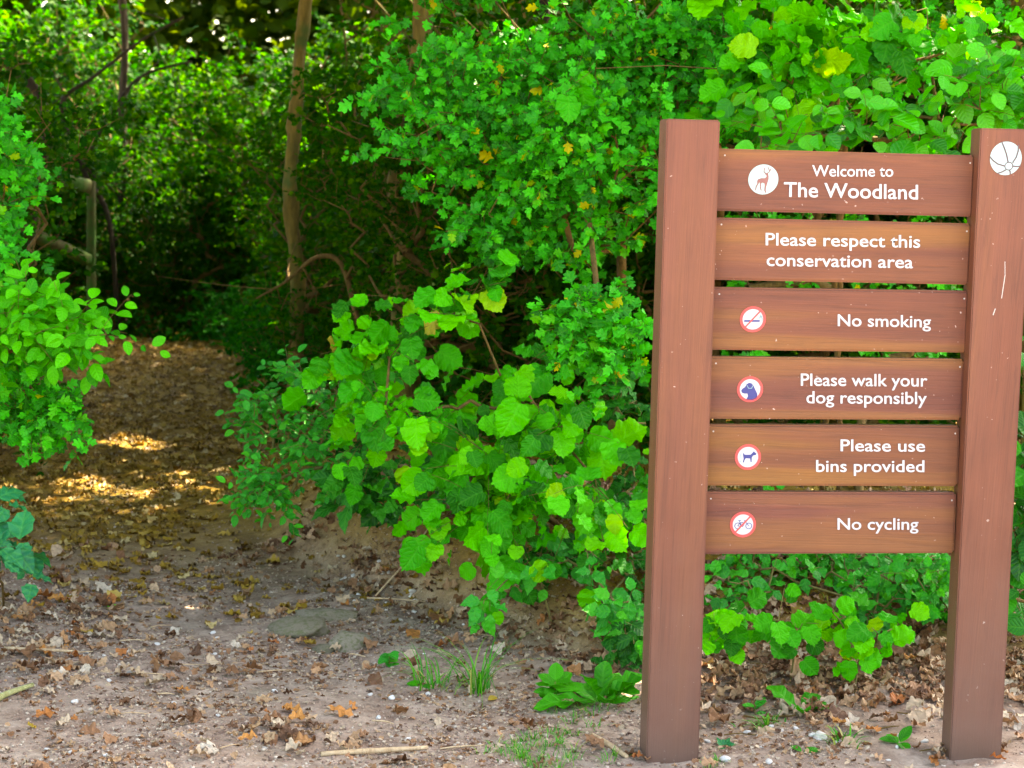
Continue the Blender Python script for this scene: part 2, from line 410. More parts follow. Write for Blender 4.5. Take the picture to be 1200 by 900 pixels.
xs = np.concatenate([[-600, -300, -120, -60, -30, -18], np.arange(-12, -4, .4), np.arange(-4, 3, .03), np.arange(3, 12, .4), [14, 20, 30, 60, 120, 300, 600]])
ys = np.concatenate([[-600, -200, -60, -20, -6, 0, 2, 3.5], np.arange(4.2, 11, .03), np.arange(11, 24, .08), np.arange(24, 40, .8), [44, 60, 90, 150, 300, 900]])
X, Y = np.meshgrid(xs, ys)
Zg = gh(X, Y) + rng.normal(size=X.shape) * .0028 * ((np.abs(X) < 4) & (Y < 20))
V = np.stack([X, Y, Zg], -1).reshape(-1, 3)
nx, ny = len(xs), len(ys)
ii = (np.arange(ny - 1)[:, None] * nx + np.arange(nx - 1)).ravel()
gm_ = MB().add(V, np.stack([ii, ii + 1, ii + nx + 1, ii + nx], -1)).mesh('ground', M['soil'], True)
o_, w_ = path_off(V[:, 0], V[:, 1])
hum = smooth((V[:, 1] - 7.9) / 2.3)
side = np.clip(smooth((o_ - w_ + .1) / .5) + smooth((-o_ - w_ + .1) / .5), 0, 1) * smooth((V[:, 1] - 6.7) / .7)
at_ = gm_.attributes.new('humus', 'FLOAT', 'POINT')
at_.data.foreach_set('value', np.clip(np.maximum(hum, side), 0, 1).astype(np.float32))
link('ground', gm_, kind='structure')

# ------------------------------------------------------------------ leaf shapes (base at origin, tip on +Y, length 1, facing +Z)
def leaf_shape(prof, fold=.16, curl=.25, wave=0., stalk=.0, seed=0, asym=0):
    g = np.random.default_rng(seed)
    prof = np.asarray(prof, float); n = len(prof)
    vy = np.linspace(prof[0, 1], prof[-1, 1], n) * .5 + prof[:, 1] * .5
    vy[0], vy[-1] = prof[0, 1], prof[-1, 1]
    mid = np.stack([np.zeros(n), vy], 1)
    Rr = prof * [1 + asym, 1]; Ll = prof * [-1 + asym, 1]
    P = np.concatenate([mid, Rr[1:-1], Ll[1:-1]])
    z = fold * np.abs(P[:, 0]) - curl * P[:, 1] ** 2 + wave * np.sin(P[:, 1] * 17 + 1) * np.abs(P[:, 0]) * 2
    z += g.normal(size=len(P)) * .008 * (1 + wave * 10)
    V = np.column_stack([P, z]); k = n - 2
    r = lambda i: n + i - 1
    l = lambda i: n + k + i - 1
    tri = [(0, r(1), 1), (0, 1, l(1)), (n - 2, r(n - 2), n - 1), (n - 2, n - 1, l(n - 2))]
    for i in range(1, n - 2):
        tri += [(i, r(i), r(i + 1)), (i, r(i + 1), i + 1), (i, i + 1, l(i + 1)), (i, l(i + 1), l(i))]
    if stalk:
        b = len(V)
        V = np.vstack([V, [[-.008, -stalk, -.03], [.008, -stalk, -.03]]])
        tri += [(b, b + 1, 0)]
    uv = V[:, :2].copy()
    return V, np.array(tri), uv
HAZ = [(0, .05), (.20, -.01), (.34, .06), (.41, .14), (.45, .19), (.46, .27), (.50, .32), (.49, .40), (.52, .46), (.49, .54), (.51, .60), (.44, .67), (.45, .73), (.36, .80), (.34, .86), (.22, .90), (.18, .95), (.07, .97), (0, 1.07)]
HAW = [(0, .0), (.10, .22), (.36, .36), (.42, .50), (.30, .50), (.16, .50), (.34, .66), (.34, .82), (.20, .82), (.12, .86), (.06, .97), (0, 1.0)]
OVA = [(0, 0), (.16, .10), (.27, .28), (.31, .48), (.27, .68), (.15, .87), (0, 1)]
RND = [(0, 0), (.25, .10), (.40, .30), (.43, .50), (.36, .70), (.20, .90), (0, 1.02)]
BRM = [(0, 0), (.22, .08), (.30, .2), (.34, .24), (.36, .38), (.40, .43), (.34, .56), (.33, .62), (.22, .76), (.20, .82), (.06, .94), (0, 1.04)]
OAK = [(0, 0), (.05, .10), (.13, .17), (.10, .25), (.22, .34), (.17, .44), (.29, .54), (.22, .63), (.29, .74), (.19, .82), (.18, .92), (.07, .97), (0, 1.0)]
DOC = [(0, 0), (.05, .12), (.10, .25), (.17, .42), (.22, .60), (.21, .76), (.13, .92), (0, 1)]
IVY = [(0, .1), (.25, .0), (.50, .12), (.36, .30), (.42, .52), (.22, .60), (.10, .85), (0, 1)]
SIM = [(0, 0), (.28, .25), (.30, .6), (0, 1)]
def variants(prof, n, **k):
    r = []
    for i in range(n):
        kk = dict(k); kk['fold'] = k.get('fold', .16) * (0.3 + 1.2 * i / max(1, n - 1)); kk['curl'] = k.get('curl', .25) * (1.6 - 1.5 * i / max(1, n - 1)); kk['seed'] = i
        kk['asym'] = .06 * (-1) ** i
        r.append(leaf_shape(prof, **kk))
    return r
DRY = [(0, 0), (.13, .05), (.26, .14), (.34, .25), (.38, .36), (.41, .46), (.36, .57), (.33, .68), (.24, .79), (.16, .88), (.06, .96), (0, 1.02)]
SH = dict(hazel=variants(HAZ, 4, fold=.20, curl=.32, wave=.10, stalk=.22), haw=variants(HAW, 4, fold=.3, curl=.25), oval=variants(OVA, 3, fold=.35, curl=.2),
          round=variants(RND, 3, fold=.3, curl=.25, stalk=.15), bram=variants(BRM, 3, fold=.3, curl=.35, wave=.1), oak=variants(OAK, 4, fold=.28, curl=.18, wave=.25),
          dry=variants(DRY, 4, fold=.34, curl=.30, wave=.22), dock=variants(DOC, 3, fold=.4, curl=.45, wave=.15), ivy=variants(IVY, 2, fold=.2, curl=.3), simple=variants(SIM, 3, fold=.3, curl=.2))
def frames(nrm, tip):
    n = norm(nrm); t = norm(tip - n * np.sum(tip * n, -1, keepdims=True)); s = np.cross(t, n)
    return np.stack([s, t, n], -1)       # columns
def merge_leaves(mb, shapes, pos, Rm, size, var, mi=0):
    for k, (V, T, UV) in enumerate(shapes):
        idx = np.where(var % len(shapes) == k)[0]
        if not len(idx): continue
        W = np.einsum('nij,vj->nvi', Rm[idx], V) * size[idx, None, None] + pos[idx, None]
        f = (T[None] + (np.arange(len(idx)) * len(V))[:, None, None]).reshape(-1, 3)
        mb.add(W.reshape(-1, 3), f, np.tile(UV, (len(idx), 1)), mi)
_single = {}
def single_mesh(kind, k, mat):
    key = (kind, k, mat)
    if key not in _single:
        V, T, UV = SH[kind][k]
        _single[key] = MB().add(V, T, UV).mesh(kind + '_leaf', M[mat], True)
    return _single[key]
def put_leaves(root, kind, mat, pos, Rm, size, nmax=300, extra=None, partname='leaf', minpix=8):
    "largest leaves in view become parts, the rest one joined part"
    n = len(pos); var = rng.integers(0, 100, n)
    px, py, dz = project(pos)
    inview = (px > -15) & (px < 1215) & (py > -15) & (py < 915)
    pix = size * F / dz * .7
    score = np.where(inview & (pix > minpix), pix + 60 / dz + rng.random(n) * 2, -1)
    order = np.argsort(-score)
    top = [i for i in order[:nmax] if score[i] > 0]
    rest = np.setdiff1d(np.arange(n), top)
    loc = np.array(root.location)
    for i in top:
        k = int(var[i] % len(SH[kind])); mt = mat
        if extra and rng.random() < extra[1]: mt = extra[0]
        Mx = np.eye(4); Mx[:3, :3] = Rm[i] * size[i]; Mx[:3, 3] = pos[i] - loc
        o = bpy.data.objects.new(partname, single_mesh(kind, k, mt)); COL.objects.link(o)
        o.parent = root; o.matrix_local = Matrix(Mx.tolist())
    if len(rest):
        mb = MB(); merge_leaves(mb, SH[kind], pos[rest] - loc, Rm[rest], size[rest], var[rest])
        o = link('foliage', mb.mesh('foliage', M[mat], True), root, kind='stuff')
    return len(top)

# ------------------------------------------------------------------ branching plants
def grow(bases, tips, sag=0.0, jit=.05, split=.22):
    "connects tips to the nearest part of a growing skeleton; returns nodes, parents"
    nodes = [np.array(b, float) for b in bases]; par = [-1] * len(nodes)
    tips = np.asarray(tips); b0 = np.asarray(bases)
    dist = np.min(np.linalg.norm(tips[:, None] - b0[None], axis=2), 1)
    tipid = np.zeros(len(tips), int)
    for q in np.argsort(dist):
        t = tips[q]; A = np.array(nodes)
        dd = np.linalg.norm(A - t, axis=1)
        db = np.min(np.linalg.norm(A[:, None] - b0[None], axis=2), 1)
        c = dd + .25 * np.maximum(0, db - dist[q] * .95) * 3
        i = int(np.argmin(c)); p = nodes[i]; d = np.linalg.norm(t - p); k = max(1, int(d / split))
        for s in range(1, k + 1):
            u = s / k
            w = p + (t - p) * u + np.array([0, 0, sag * d * math.sin(math.pi * u)])
            if s < k: w = w + rng.normal(size=3) * jit * d / k * 1.2
            nodes.append(w); par.append(i); i = len(nodes) - 1
        tipid[q] = i
    return np.array(nodes), np.array(par), tipid
def stems_mesh(nodes, par, mat, r_tip=.0016, r_max=.03, power=.45, k=5, loc=(0, 0, 0)):
    n = len(nodes); cnt = np.ones(n)
    for i in range(n - 1, -1, -1):
        if par[i] >= 0: cnt[par[i]] += cnt[i]
    r = np.minimum(r_max, r_tip * cnt ** power)
    e = np.where(par >= 0)[0]
    V, f, uv = frusta(nodes[par[e]] - loc, nodes[e] - loc, np.minimum(r[par[e]], r[e] * 1.6), r[e], k)
    return MB().add(V, f, uv).mesh('stems', mat, True)
def in_ell(ells, n, shell=.5):
    "points in a union of ellipsoids ((x,y,z),(rx,ry,rz),weight); shell pushes them outwards"
    w = np.array([e[2] for e in ells], float); w /= w.sum()
    c = rng.choice(len(ells), n, p=w)
    k = max(3, n // 11); d = norm(rng.normal(size=(n, 3))); r = rng.random(n) ** (shell / 1.5)
    cen = rng.integers(0, k, n); hit = rng.random(n) < .80     # twigs gather in clumps, gaps between
    d[hit], r[hit], c[hit] = d[cen[hit]], r[cen[hit]], c[cen[hit]]
    C = np.array([e[0] for e in ells])[c]; S = np.array([e[1] for e in ells])[c]
    return C + d * r[:, None] * S + rng.normal(size=(n, 3)) * np.where(hit, .20, .03)[:, None] * np.minimum(S, .55), C
def E(px, py, Y, rx, ry, rz, w=1.0):
    "ellipsoid given by its place in the photograph, its half sizes in photo pixels and half depth in metres"
    return (at(px, py, Y), (rx * Y / F, rz, ry * Y / F), w)
def sprays(nodes, par, tipid, length, n_leaf, size, up=.55, cam_=.6, rand=.55, droop=.3, sz=.25, cluster=1, spread=.8, tipdown=0.0):
    T = len(tipid); p = nodes[tipid]; q = nodes[np.maximum(par[tipid], 0)]
    d = norm(p - q + rng.normal(size=(T, 3)) * .02)
    d = norm(d + np.array([0, 0, -droop * .5]) + rng.normal(size=(T, 3)) * .25)
    Ls = length * (.7 + .6 * rng.random(T))
    u = (np.arange(n_leaf) + .3) / n_leaf
    pos = p[:, None] + d[:, None] * (u[None, :, None] * Ls[:, None, None]) + np.array([0, 0, -1]) * (droop * (u ** 2)[None, :, None] * Ls[:, None, None] * .5)
    twP0 = pos[:, :-1].reshape(-1, 3); twP1 = pos[:, 1:].reshape(-1, 3)
    side = norm(np.cross(d, np.array([0, -.3, 1.0])))
    sgn = np.where(np.arange(n_leaf) % 2 == 0, 1, -1)
    out = d[:, None] * .55 + side[:, None] * (sgn[None, :, None] * spread)
    pos = np.repeat(pos[:, :, None], cluster, 2).reshape(-1, 3)
    out = np.repeat(out[:, :, None], cluster, 2).reshape(-1, 3)
    n = len(pos)
    out = norm(out + rng.normal(size=(n, 3)) * (.35 + .4 * (cluster > 1)) + np.array([0, 0, -droop - tipdown]))
    cdir = norm(EYEv + np.array([0, 0, .6]) - pos)
    nrm = norm(np.array([0, 0, up]) + cdir * cam_ + rng.normal(size=(n, 3)) * rand)
    Rm = frames(nrm, out)
    s = size * (1 + sz * rng.normal(size=n)).clip(.45, 1.7)
    pos = pos + Rm[:, :, 1] * s[:, None] * .18
    return pos, Rm, s, twP0, twP1
def bush(name, label, cat, base_px, ells, ntips, kind, mat, leaf, twig_len, n_leaf, bases=None, cluster=1, nmax=300, up=.55, cam_=.6, rand=.5, droop=.3, shell=.5, group=None,
         stem='twig', r_tip=.0014, r_max=.02, extra=None, keep=None, spread=.8, tipdown=0., minpix=8, sz=.25, base_world=None):
    b = ground_at(*base_px) if base_world is None else np.array(base_world)
    if base_world is None: b[2] -= .03
    root = thing(name, label, cat, b, group)
    tips, _ = in_ell(ells, ntips, shell)
    tips[:, 2] = np.maximum(tips[:, 2], gh(tips[:, 0], tips[:, 1]) + .05 + .1 * rng.random(len(tips)))
    if keep is not None: tips = tips[keep(tips)]
    bs_ = [b] if bases is None else [b + np.array(q) for q in bases]
    nodes, par, tid = grow(bs_, tips)
    pos, Rm, s, p0, p1 = sprays(nodes, par, tid, twig_len, n_leaf, leaf, up, cam_, rand, droop, cluster=cluster, spread=spread, tipdown=tipdown, sz=sz)
    ok = (pos[:, 2] > gh(pos[:, 0], pos[:, 1]) + .015) & (pos[:, 1] > 5.2)
    # nothing grows through the sign
    insign = (pos[:, 1] < 6.32) & (pos[:, 0] > .30) & (pos[:, 0] < 1.75)
    ok &= ~insign
    pos, Rm, s = pos[ok], Rm[ok], s[ok]
    me = stems_mesh(nodes, par, M[stem], r_tip, r_max, loc=b)
    link('stem', me, root)
    V, f, uv = frusta(p0 - b, p1 - b, .0011, .0009, 3)
    link('twigs', MB().add(V, f, uv).mesh('twigs', M[stem]), root, kind='stuff')
    put_leaves(root, kind, mat, pos, Rm, s, nmax, extra, minpix=minpix)
    return root

# ------------------------------------------------------------------ the sign
YS = 6.0
YAW = R(-1.5)                                # right end a little nearer
U = np.array([math.cos(YAW), math.sin(YAW), 0.]); Nn = np.array([U[1], -U[0], 0.])   # Nn points to the viewer
def on_plane(px, py, off=0.0, P0=None):
    "point on the sign's front plane (off metres in front) seen at a pixel"
    d = ray(px, py); Pq = (SP0 if P0 is None else P0) + Nn * off
    return EYEv + d * ((Pq - EYEv) @ Nn / (d @ Nn))
d0 = ray(757, 893); SP0 = EYEv + d0 * ((float(gh(.38, 6.0)) - EYE) / d0[2])
root_sign = thing('welcome_sign', 'brown wooden woodland welcome sign with six lettered boards between two posts', 'sign', [1.0, SP0[1], 0.0])
SL = np.array(root_sign.location)
def prism(quad, depth, nback, bevel=.004, along=1):
    "front quad BL, BR, TR, TL extruded back; uv in metres, u along axis `along` (1 = up, 0 = across)"
    q = [np.array(p, float) for p in quad]
    back = [p + nback * depth for p in q]
    bm = bmesh.new()
    vs = [bm.verts.new(p - SL) for p in q + back]
    fs = [(0, 1, 2, 3), (5, 4, 7, 6), (4, 0, 3, 7), (1, 5, 6, 2), (3, 2, 6, 7), (4, 5, 1, 0)]
    for f in fs: bm.faces.new([vs[i] for i in f])
    bmesh.ops.bevel(bm, geom=bm.edges[:], offset=bevel, segments=2, affect='EDGES')
    bmesh.ops.recalc_face_normals(bm, faces=bm.faces[:])
    uvl = bm.loops.layers.uv.new('UVMap')
    ex = norm(q[1] - q[0]); ey = norm(q[3] - q[0]); o = q[0] - SL
    for f in bm.faces:
        for l in f.loops:
            r = np.array(l.vert.co) - o
            a, c, dd = r @ ey, r @ ex, r @ nback
            if abs(f.normal @ Vector(ex)) > .6: c = dd + .5
            if abs(f.normal @ Vector(ey)) > .6 : (a, c) = (a, c) if along == 0 else (dd, c)
            l[uvl].uv = (a, c) if along == 1 else (c, a + (dd if abs(f.normal @ Vector(ey)) > .6 else 0))
    me = bpy.data.meshes.new('box'); bm.to_mesh(me); bm.free()
    return me
def at_ground(Pt, Pb):
    "lower end of the line Pt-Pb where it enters the ground, plus 12 cm"
    return Pb + (Pb - Pt) * .07
nb = -Nn
c4, s4 = math.cos(R(3.5)), math.sin(R(3.5))
quadL = [on_plane(757, 893), on_plane(818.5, 896), on_plane(844, 141), on_plane(781.5, 139)]
quadR = [on_plane(1113, 886), on_plane(1173, 890), on_plane(1211, 151.5), on_plane(1149, 150)]
posts = []
for q, rot in ((quadL, 6.0), (quadR, 0.0)):
    tl, bl, br, tr = q[3], q[0], q[1], q[2]
    bl2, br2 = bl + (bl - tl) * .10, br + (br - tr) * .10
    nbr = np.array([nb[0] * math.cos(R(rot)) - nb[1] * math.sin(R(rot)), nb[0] * math.sin(R(rot)) + nb[1] * math.cos(R(rot)), 0]); rot = 0
    if rot:   # a post turned slightly about its own axis: right edge goes back
        nbr = -np.array([-math.sin(R(rot) - YAW) * 1.0, -math.cos(R(rot) - YAW), 0]) if False else nbr
    me = prism([bl2, br2, tr, tl], .14, nbr); me.materials.append(M['post'])
    posts.append(link('post', me, root_sign))
BREC = -.075          # boards sit behind the post fronts
BQ = [[(842, 247), (1137, 254), (1140, 182), (845, 174)], [(839, 328), (1133, 333.7), (1136, 262), (841, 255)],
      [(835.5, 410), (1130, 413.4), (1133, 341), (838.5, 336.6)], [(832, 491), (1124, 492.4), (1128, 421), (834.5, 417.8)],
      [(829, 569.3), (1120, 570), (1122.5, 499), (831.5, 497.5)], [(826.5, 649.7), (1116, 648.5), (1118.5, 577.4), (828.5, 576.4)]]
boards = []
for q in BQ:
    P4 = [on_plane(x, y, BREC) for x, y in q]
    u = norm(P4[1] - P4[0])
    for i in (0, 3): P4[i] = P4[i] - u * .025        # housed into the left post
    for i in (1, 2): P4[i] = P4[i] + u * .006
    me = prism(P4, .042, nb, .006, along=0); me.materials.append(M['board'])
    boards.append(link('board', me, root_sign))
    boards[-1].color = [(1.06, 1.08, .92, 1), (1.08, 1.10, .90, 1), (1.04, 1.02, .95, 1), (1, .97, 1.05, 1), (1.10, 1.16, .82, 1), (.98, .92, 1.12, 1)][len(boards) - 1]
def poly_mesh(polys, name, mat, plane_off, cx, cy, rpx, thick=.0006):
    "polygons in disc units, laid on the board round photo pixel (cx, cy)"
    mb = MB()
    C = on_plane(cx, cy, plane_off); r = rpx * np.linalg.norm(on_plane(cx + 1, cy, plane_off) - C)
    up = np.array([0, 0, 1.]); lean = norm(quadL[3] - quadL[0]); rt = norm(U)
    rt = norm(on_plane(cx + 50, cy + .0, plane_off) - C)
    for p in polys:
        p = np.array(p, float)
        if len(p) < 3: continue
        tri = np.array(tessellate_polygon([[Vector((a, b, 0)) for a, b in p]]))
        if not len(tri): continue
        a, b, c = p[tri[:, 0]], p[tri[:, 1]], p[tri[:, 2]]
        cr = (b[:, 0] - a[:, 0]) * (c[:, 1] - a[:, 1]) - (b[:, 1] - a[:, 1]) * (c[:, 0] - a[:, 0])
        tri = np.where(cr[:, None] < 0, tri[:, ::-1], tri)
        W = C + np.outer(p[:, 0] * r, rt) + np.outer(p[:, 1] * r, lean)
        mb.add(W - SL, tri)
    return mb.mesh(name, mat)
def circle(r=1., n=48, cx=0, cy=0): return [(cx + r * math.cos(t), cy + r * math.sin(t)) for t in np.linspace(0, 2 * math.pi, n, endpoint=False)]
def stroke(pts, w):
    out = []
    for (a, b) in zip(pts[:-1], pts[1:]):
        a, b = np.array(a, float), np.array(b, float); d = (b - a) / max(1e-6, np.linalg.norm(b - a)); n = np.array([-d[1], d[0]]) * w / 2; e = d * w * .25
        out.append([a - e + n, a - e - n, b + e - n, b + e + n])
    return out
def ring(r0, r1, cx=0, cy=0, n=40):
    t = np.linspace(0, 2 * math.pi, n + 1)
    return [[(cx + r0 * math.cos(a), cy + r0 * math.sin(a)), (cx + r1 * math.cos(a), cy + r1 * math.sin(a)), (cx + r1 * math.cos(b), cy + r1 * math.sin(b)), (cx + r0 * math.cos(b), cy + r0 * math.sin(b))] for a, b in zip(t[:-1], t[1:])]
def nrmz(pts, cx, cy, r): return [((x - cx) / r, (cy - y) / r) for x, y in pts]
F1, F2, F3 = BREC + .0012, BREC + .0020, BREC + .0028
# deer
bd = boards[0]
link('emblem_disc', poly_mesh([circle()], 'emblem_disc', M['white_cool'], F1, 894.5, 210.3, 17.6), bd)
deer = nrmz([(425, 450), (480, 432), (545, 432), (575, 405), (572, 380), (548, 362), (540, 345), (560, 338), (600, 345), (612, 400), (612, 450), (598, 500), (588, 540), (572, 600), (568, 650), (582, 692), (562, 692), (543, 650), (548, 560), (540, 525), (500, 512), (482, 530), (480, 590), (498, 658), (480, 655), (462, 600), (460, 525), (445, 505), (432, 540), (408, 580), (388, 655), (376, 650), (390, 570), (412, 530), (408, 480)], 518, 455, 270)
ant = stroke(nrmz([(560, 345), (525, 322), (532, 250)], 518, 455, 270), .055) + stroke(nrmz([(585, 345), (628, 315), (645, 262)], 518, 455, 270), .055) + stroke(nrmz([(628, 300), (604, 262), (592, 232)], 518, 455, 270), .05)
link('deer_symbol', poly_mesh([deer] + ant, 'deer_symbol', M['deer'], F2, 894.5, 210.3, 17.6), bd)
def badge(bd, cx, cy, r, glyph, mat, slash=None, extra=None):
    link('red_ring', poly_mesh(ring(.90, 1.14), 'red_ring', M['red'], F2, cx, cy, r), bd)
    link('emblem_disc', poly_mesh([circle(.95)], 'emblem_disc', M['white'], F1, cx, cy, r), bd)
    link('symbol', poly_mesh(glyph, 'symbol', M[mat], F2, cx, cy, r), bd)
    if extra: link('symbol_detail', poly_mesh(extra[0], 'symbol_detail', M[extra[1]], F3, cx, cy, r), bd)
    if slash: link('red_slash', poly_mesh(stroke(slash, .13), 'red_slash', M['red'], F3, cx, cy, r), bd)
sl = [(-.70, -.75), (.66, .76)]
badge(boards[2], 882.3, 374.2, 13.4, [nrmz([(375, 430), (690, 430), (690, 466), (375, 466)], 550, 415, 230)], 'navy', sl,
      (stroke(nrmz([(670, 400), (700, 370), (690, 340), (720, 350), (735, 400), (735, 450)], 550, 415, 230), .09), 'teal'))
dogh = nrmz([(130, 192), (140, 175), (160, 162), (170, 140), (190, 128), (210, 133), (226, 150), (240, 180), (258, 215), (260, 250), (225, 268), (170, 266), (186, 235), (180, 214), (155, 214), (140, 208)], 200, 180, 90)
badge(boards[3], 879, 456.2, 13.4, [dogh], 'navy', None, (stroke(nrmz([(172, 145), (188, 172), (212, 172), (222, 150)], 200, 180, 90), .05) + stroke(nrmz([(250, 184), (282, 160)], 200, 180, 90), .05), 'teal'))
dog = nrmz([(146, 694), (158, 711), (205, 711), (222, 694), (232, 682), (238, 692), (252, 700), (248, 713), (226, 718), (216, 735), (216, 772), (208, 772), (203, 742), (168, 740), (158, 756), (153, 776), (145, 772), (151, 742), (145, 715)], 185, 730, 92)
badge(boards[4], 876.5, 535.6, 13.4, [dog], 'navy', None, ([nrmz([(112, 768), (124, 756), (136, 768)], 185, 730, 92)] + stroke(nrmz([(128, 700), (122, 745)], 185, 730, 92), .05), 'teal'))
bk = []
for c in ((430, 468), (662, 470)): bk += ring(.23, .285, *nrmz([c], 540, 440, 240)[0], 28)
for s_ in ([(430, 468), (475, 400), (580, 400), (530, 485), (475, 400)], [(430, 468), (530, 485)], [(662, 470), (585, 370), (560, 352)], [(475, 400), (462, 358)], [(440, 355), (495, 352)], [(585, 352), (620, 352)]):
    bk += stroke(nrmz(s_, 540, 440, 240), .05)
badge(boards[5], 870.7, 614.7, 13.4, bk, 'navy', sl)
# ball emblem on the right post
pr = posts[1]
link('emblem_disc', poly_mesh([[(x, y * 1.06) for x, y in circle()]], 'emblem_disc', M['white_cool'], .0012, 1178.7, 185.6, 18.6), pr)
bl = []
for s_ in ([(430, 222), (470, 310), (505, 400), (535, 518)], [(680, 262), (678, 350), (655, 440), (606, 522)], [(258, 438), (310, 495), (380, 545), (482, 575)], [(502, 636), (450, 665), (380, 688)], [(556, 636), (572, 660), (576, 700)], [(614, 578), (665, 583), (722, 577)]):
    bl += stroke(nrmz(s_, 497, 460, 240), .085)
bl += ring(.215, .275, *nrmz([(548, 577)], 497, 460, 240)[0], 28)
link('ball_lines', poly_mesh(bl, 'ball_lines', M['line'], .0020, 1178.7, 185.6, 18.6), pr)
link('paint_scratch', poly_mesh(stroke([(-.02, 1.2), (.03, .3)], .035) + stroke([(.03, .3), (-.12, -1.2)], .05) + stroke([(-.5, -1.9), (-.62, -2.3)], .06), 'paint_scratch', M['screw'], .0012, 1177, 328, 18), pr)
for b_, q in zip(boards, BQ):
    for cx, cy in ((q[2][0] - 3.0, q[2][1] + 9), (q[3][0] + 4.5, q[3][1] + 8)):
        link('screw', poly_mesh([circle(1, 12)], 'screw', M['screw'], BREC + .0012, cx, cy, 1.0), b_)
# lettering
def text(bd, body, x0, y0, x1, y1, cap, bold=.012, lsp=1.0):
    "baseline from (x0,y0) to (x1,y1) in photo pixels, capital height in pixels"
    cu = bpy.data.curves.new('lettering', 'FONT'); cu.body = body; cu.size = 1;  cu.space_character = lsp
    cu.resolution_u = 4; cu.fill_mode = 'FRONT'; cu.extrude = 0
    to = bpy.data.objects.new('tmp', cu); COL.objects.link(to)
    dg = bpy.context.evaluated_depsgraph_get(); dg.update()
    me = bpy.data.meshes.new_from_object(to.evaluated_get(dg))
    bpy.data.objects.remove(to)
    n = len(me.vertices); v = np.zeros(n * 3); me.vertices.foreach_get('co', v); v = v.reshape(-1, 3)
    cu2 = bpy.data.curves.new('t', 'FONT'); cu2.body = 'H'; cu2.size = 1
    caph = .70
    A = on_plane(x0, y0, F2); B = on_plane(x1, y1, F2); C = on_plane(x0, y0 - cap, F2)
    lx0, lx1 = v[:, 0].min(), v[:, 0].max()
    ex = (B - A) / (lx1 - lx0); ey = (C - A) / caph
    P0 = A + np.outer(v[:, 0] - lx0, ex) + np.outer(v[:, 1], ey) - SL
    tris = np.array([list(p.vertices) for p in me.polygons if len(p.vertices) == 3])
    mb = MB()
    for q, (dx, dy) in enumerate(((0, 0), (-bold, 0), (bold, 0), (0, bold * .8), (0, -bold * .8), (bold * .7, bold * .6), (-bold * .7, -bold * .6))):
        mb.add(P0 + ex * dx + ey * dy + Nn * (.00008 * q), tris)
    bpy.data.meshes.remove(me)
    return link('lettering', mb.mesh('lettering', M['white']), bd)
TX = [(0, 'Welcome to', 952, 206.6, 1046.6, 206.9, 13.2), (0, 'The Woodland', 919, 230.4, 1075.5, 233.6, 17.2),
      (1, 'Please respect this', 897.5, 287.3, 1078, 290.2, 14.6), (1, 'conservation area', 898.7, 311.4, 1069.6, 314.2, 14.6),
      (2, 'No smoking', 982, 382.0, 1090.7, 383.6, 14.0), (3, 'Please walk your', 938.7, 451.9, 1086.5, 452.8, 14.4), (3, 'dog responsibly', 945.2, 472.4, 1085.7, 473.4, 14.2),
      (4, 'Please use', 985.3, 528.6, 1083.8, 529.2, 13.9), (4, 'bins provided', 956.6, 552.8, 1083, 553.1, 13.9), (5, 'No cycling', 981.7, 620.6, 1076, 620.6, 13.6)]
for b_, t_, a0, b0, a1, b1, c_ in TX: text(boards[b_], t_, a0, b0, a1, b1, c_, .013)

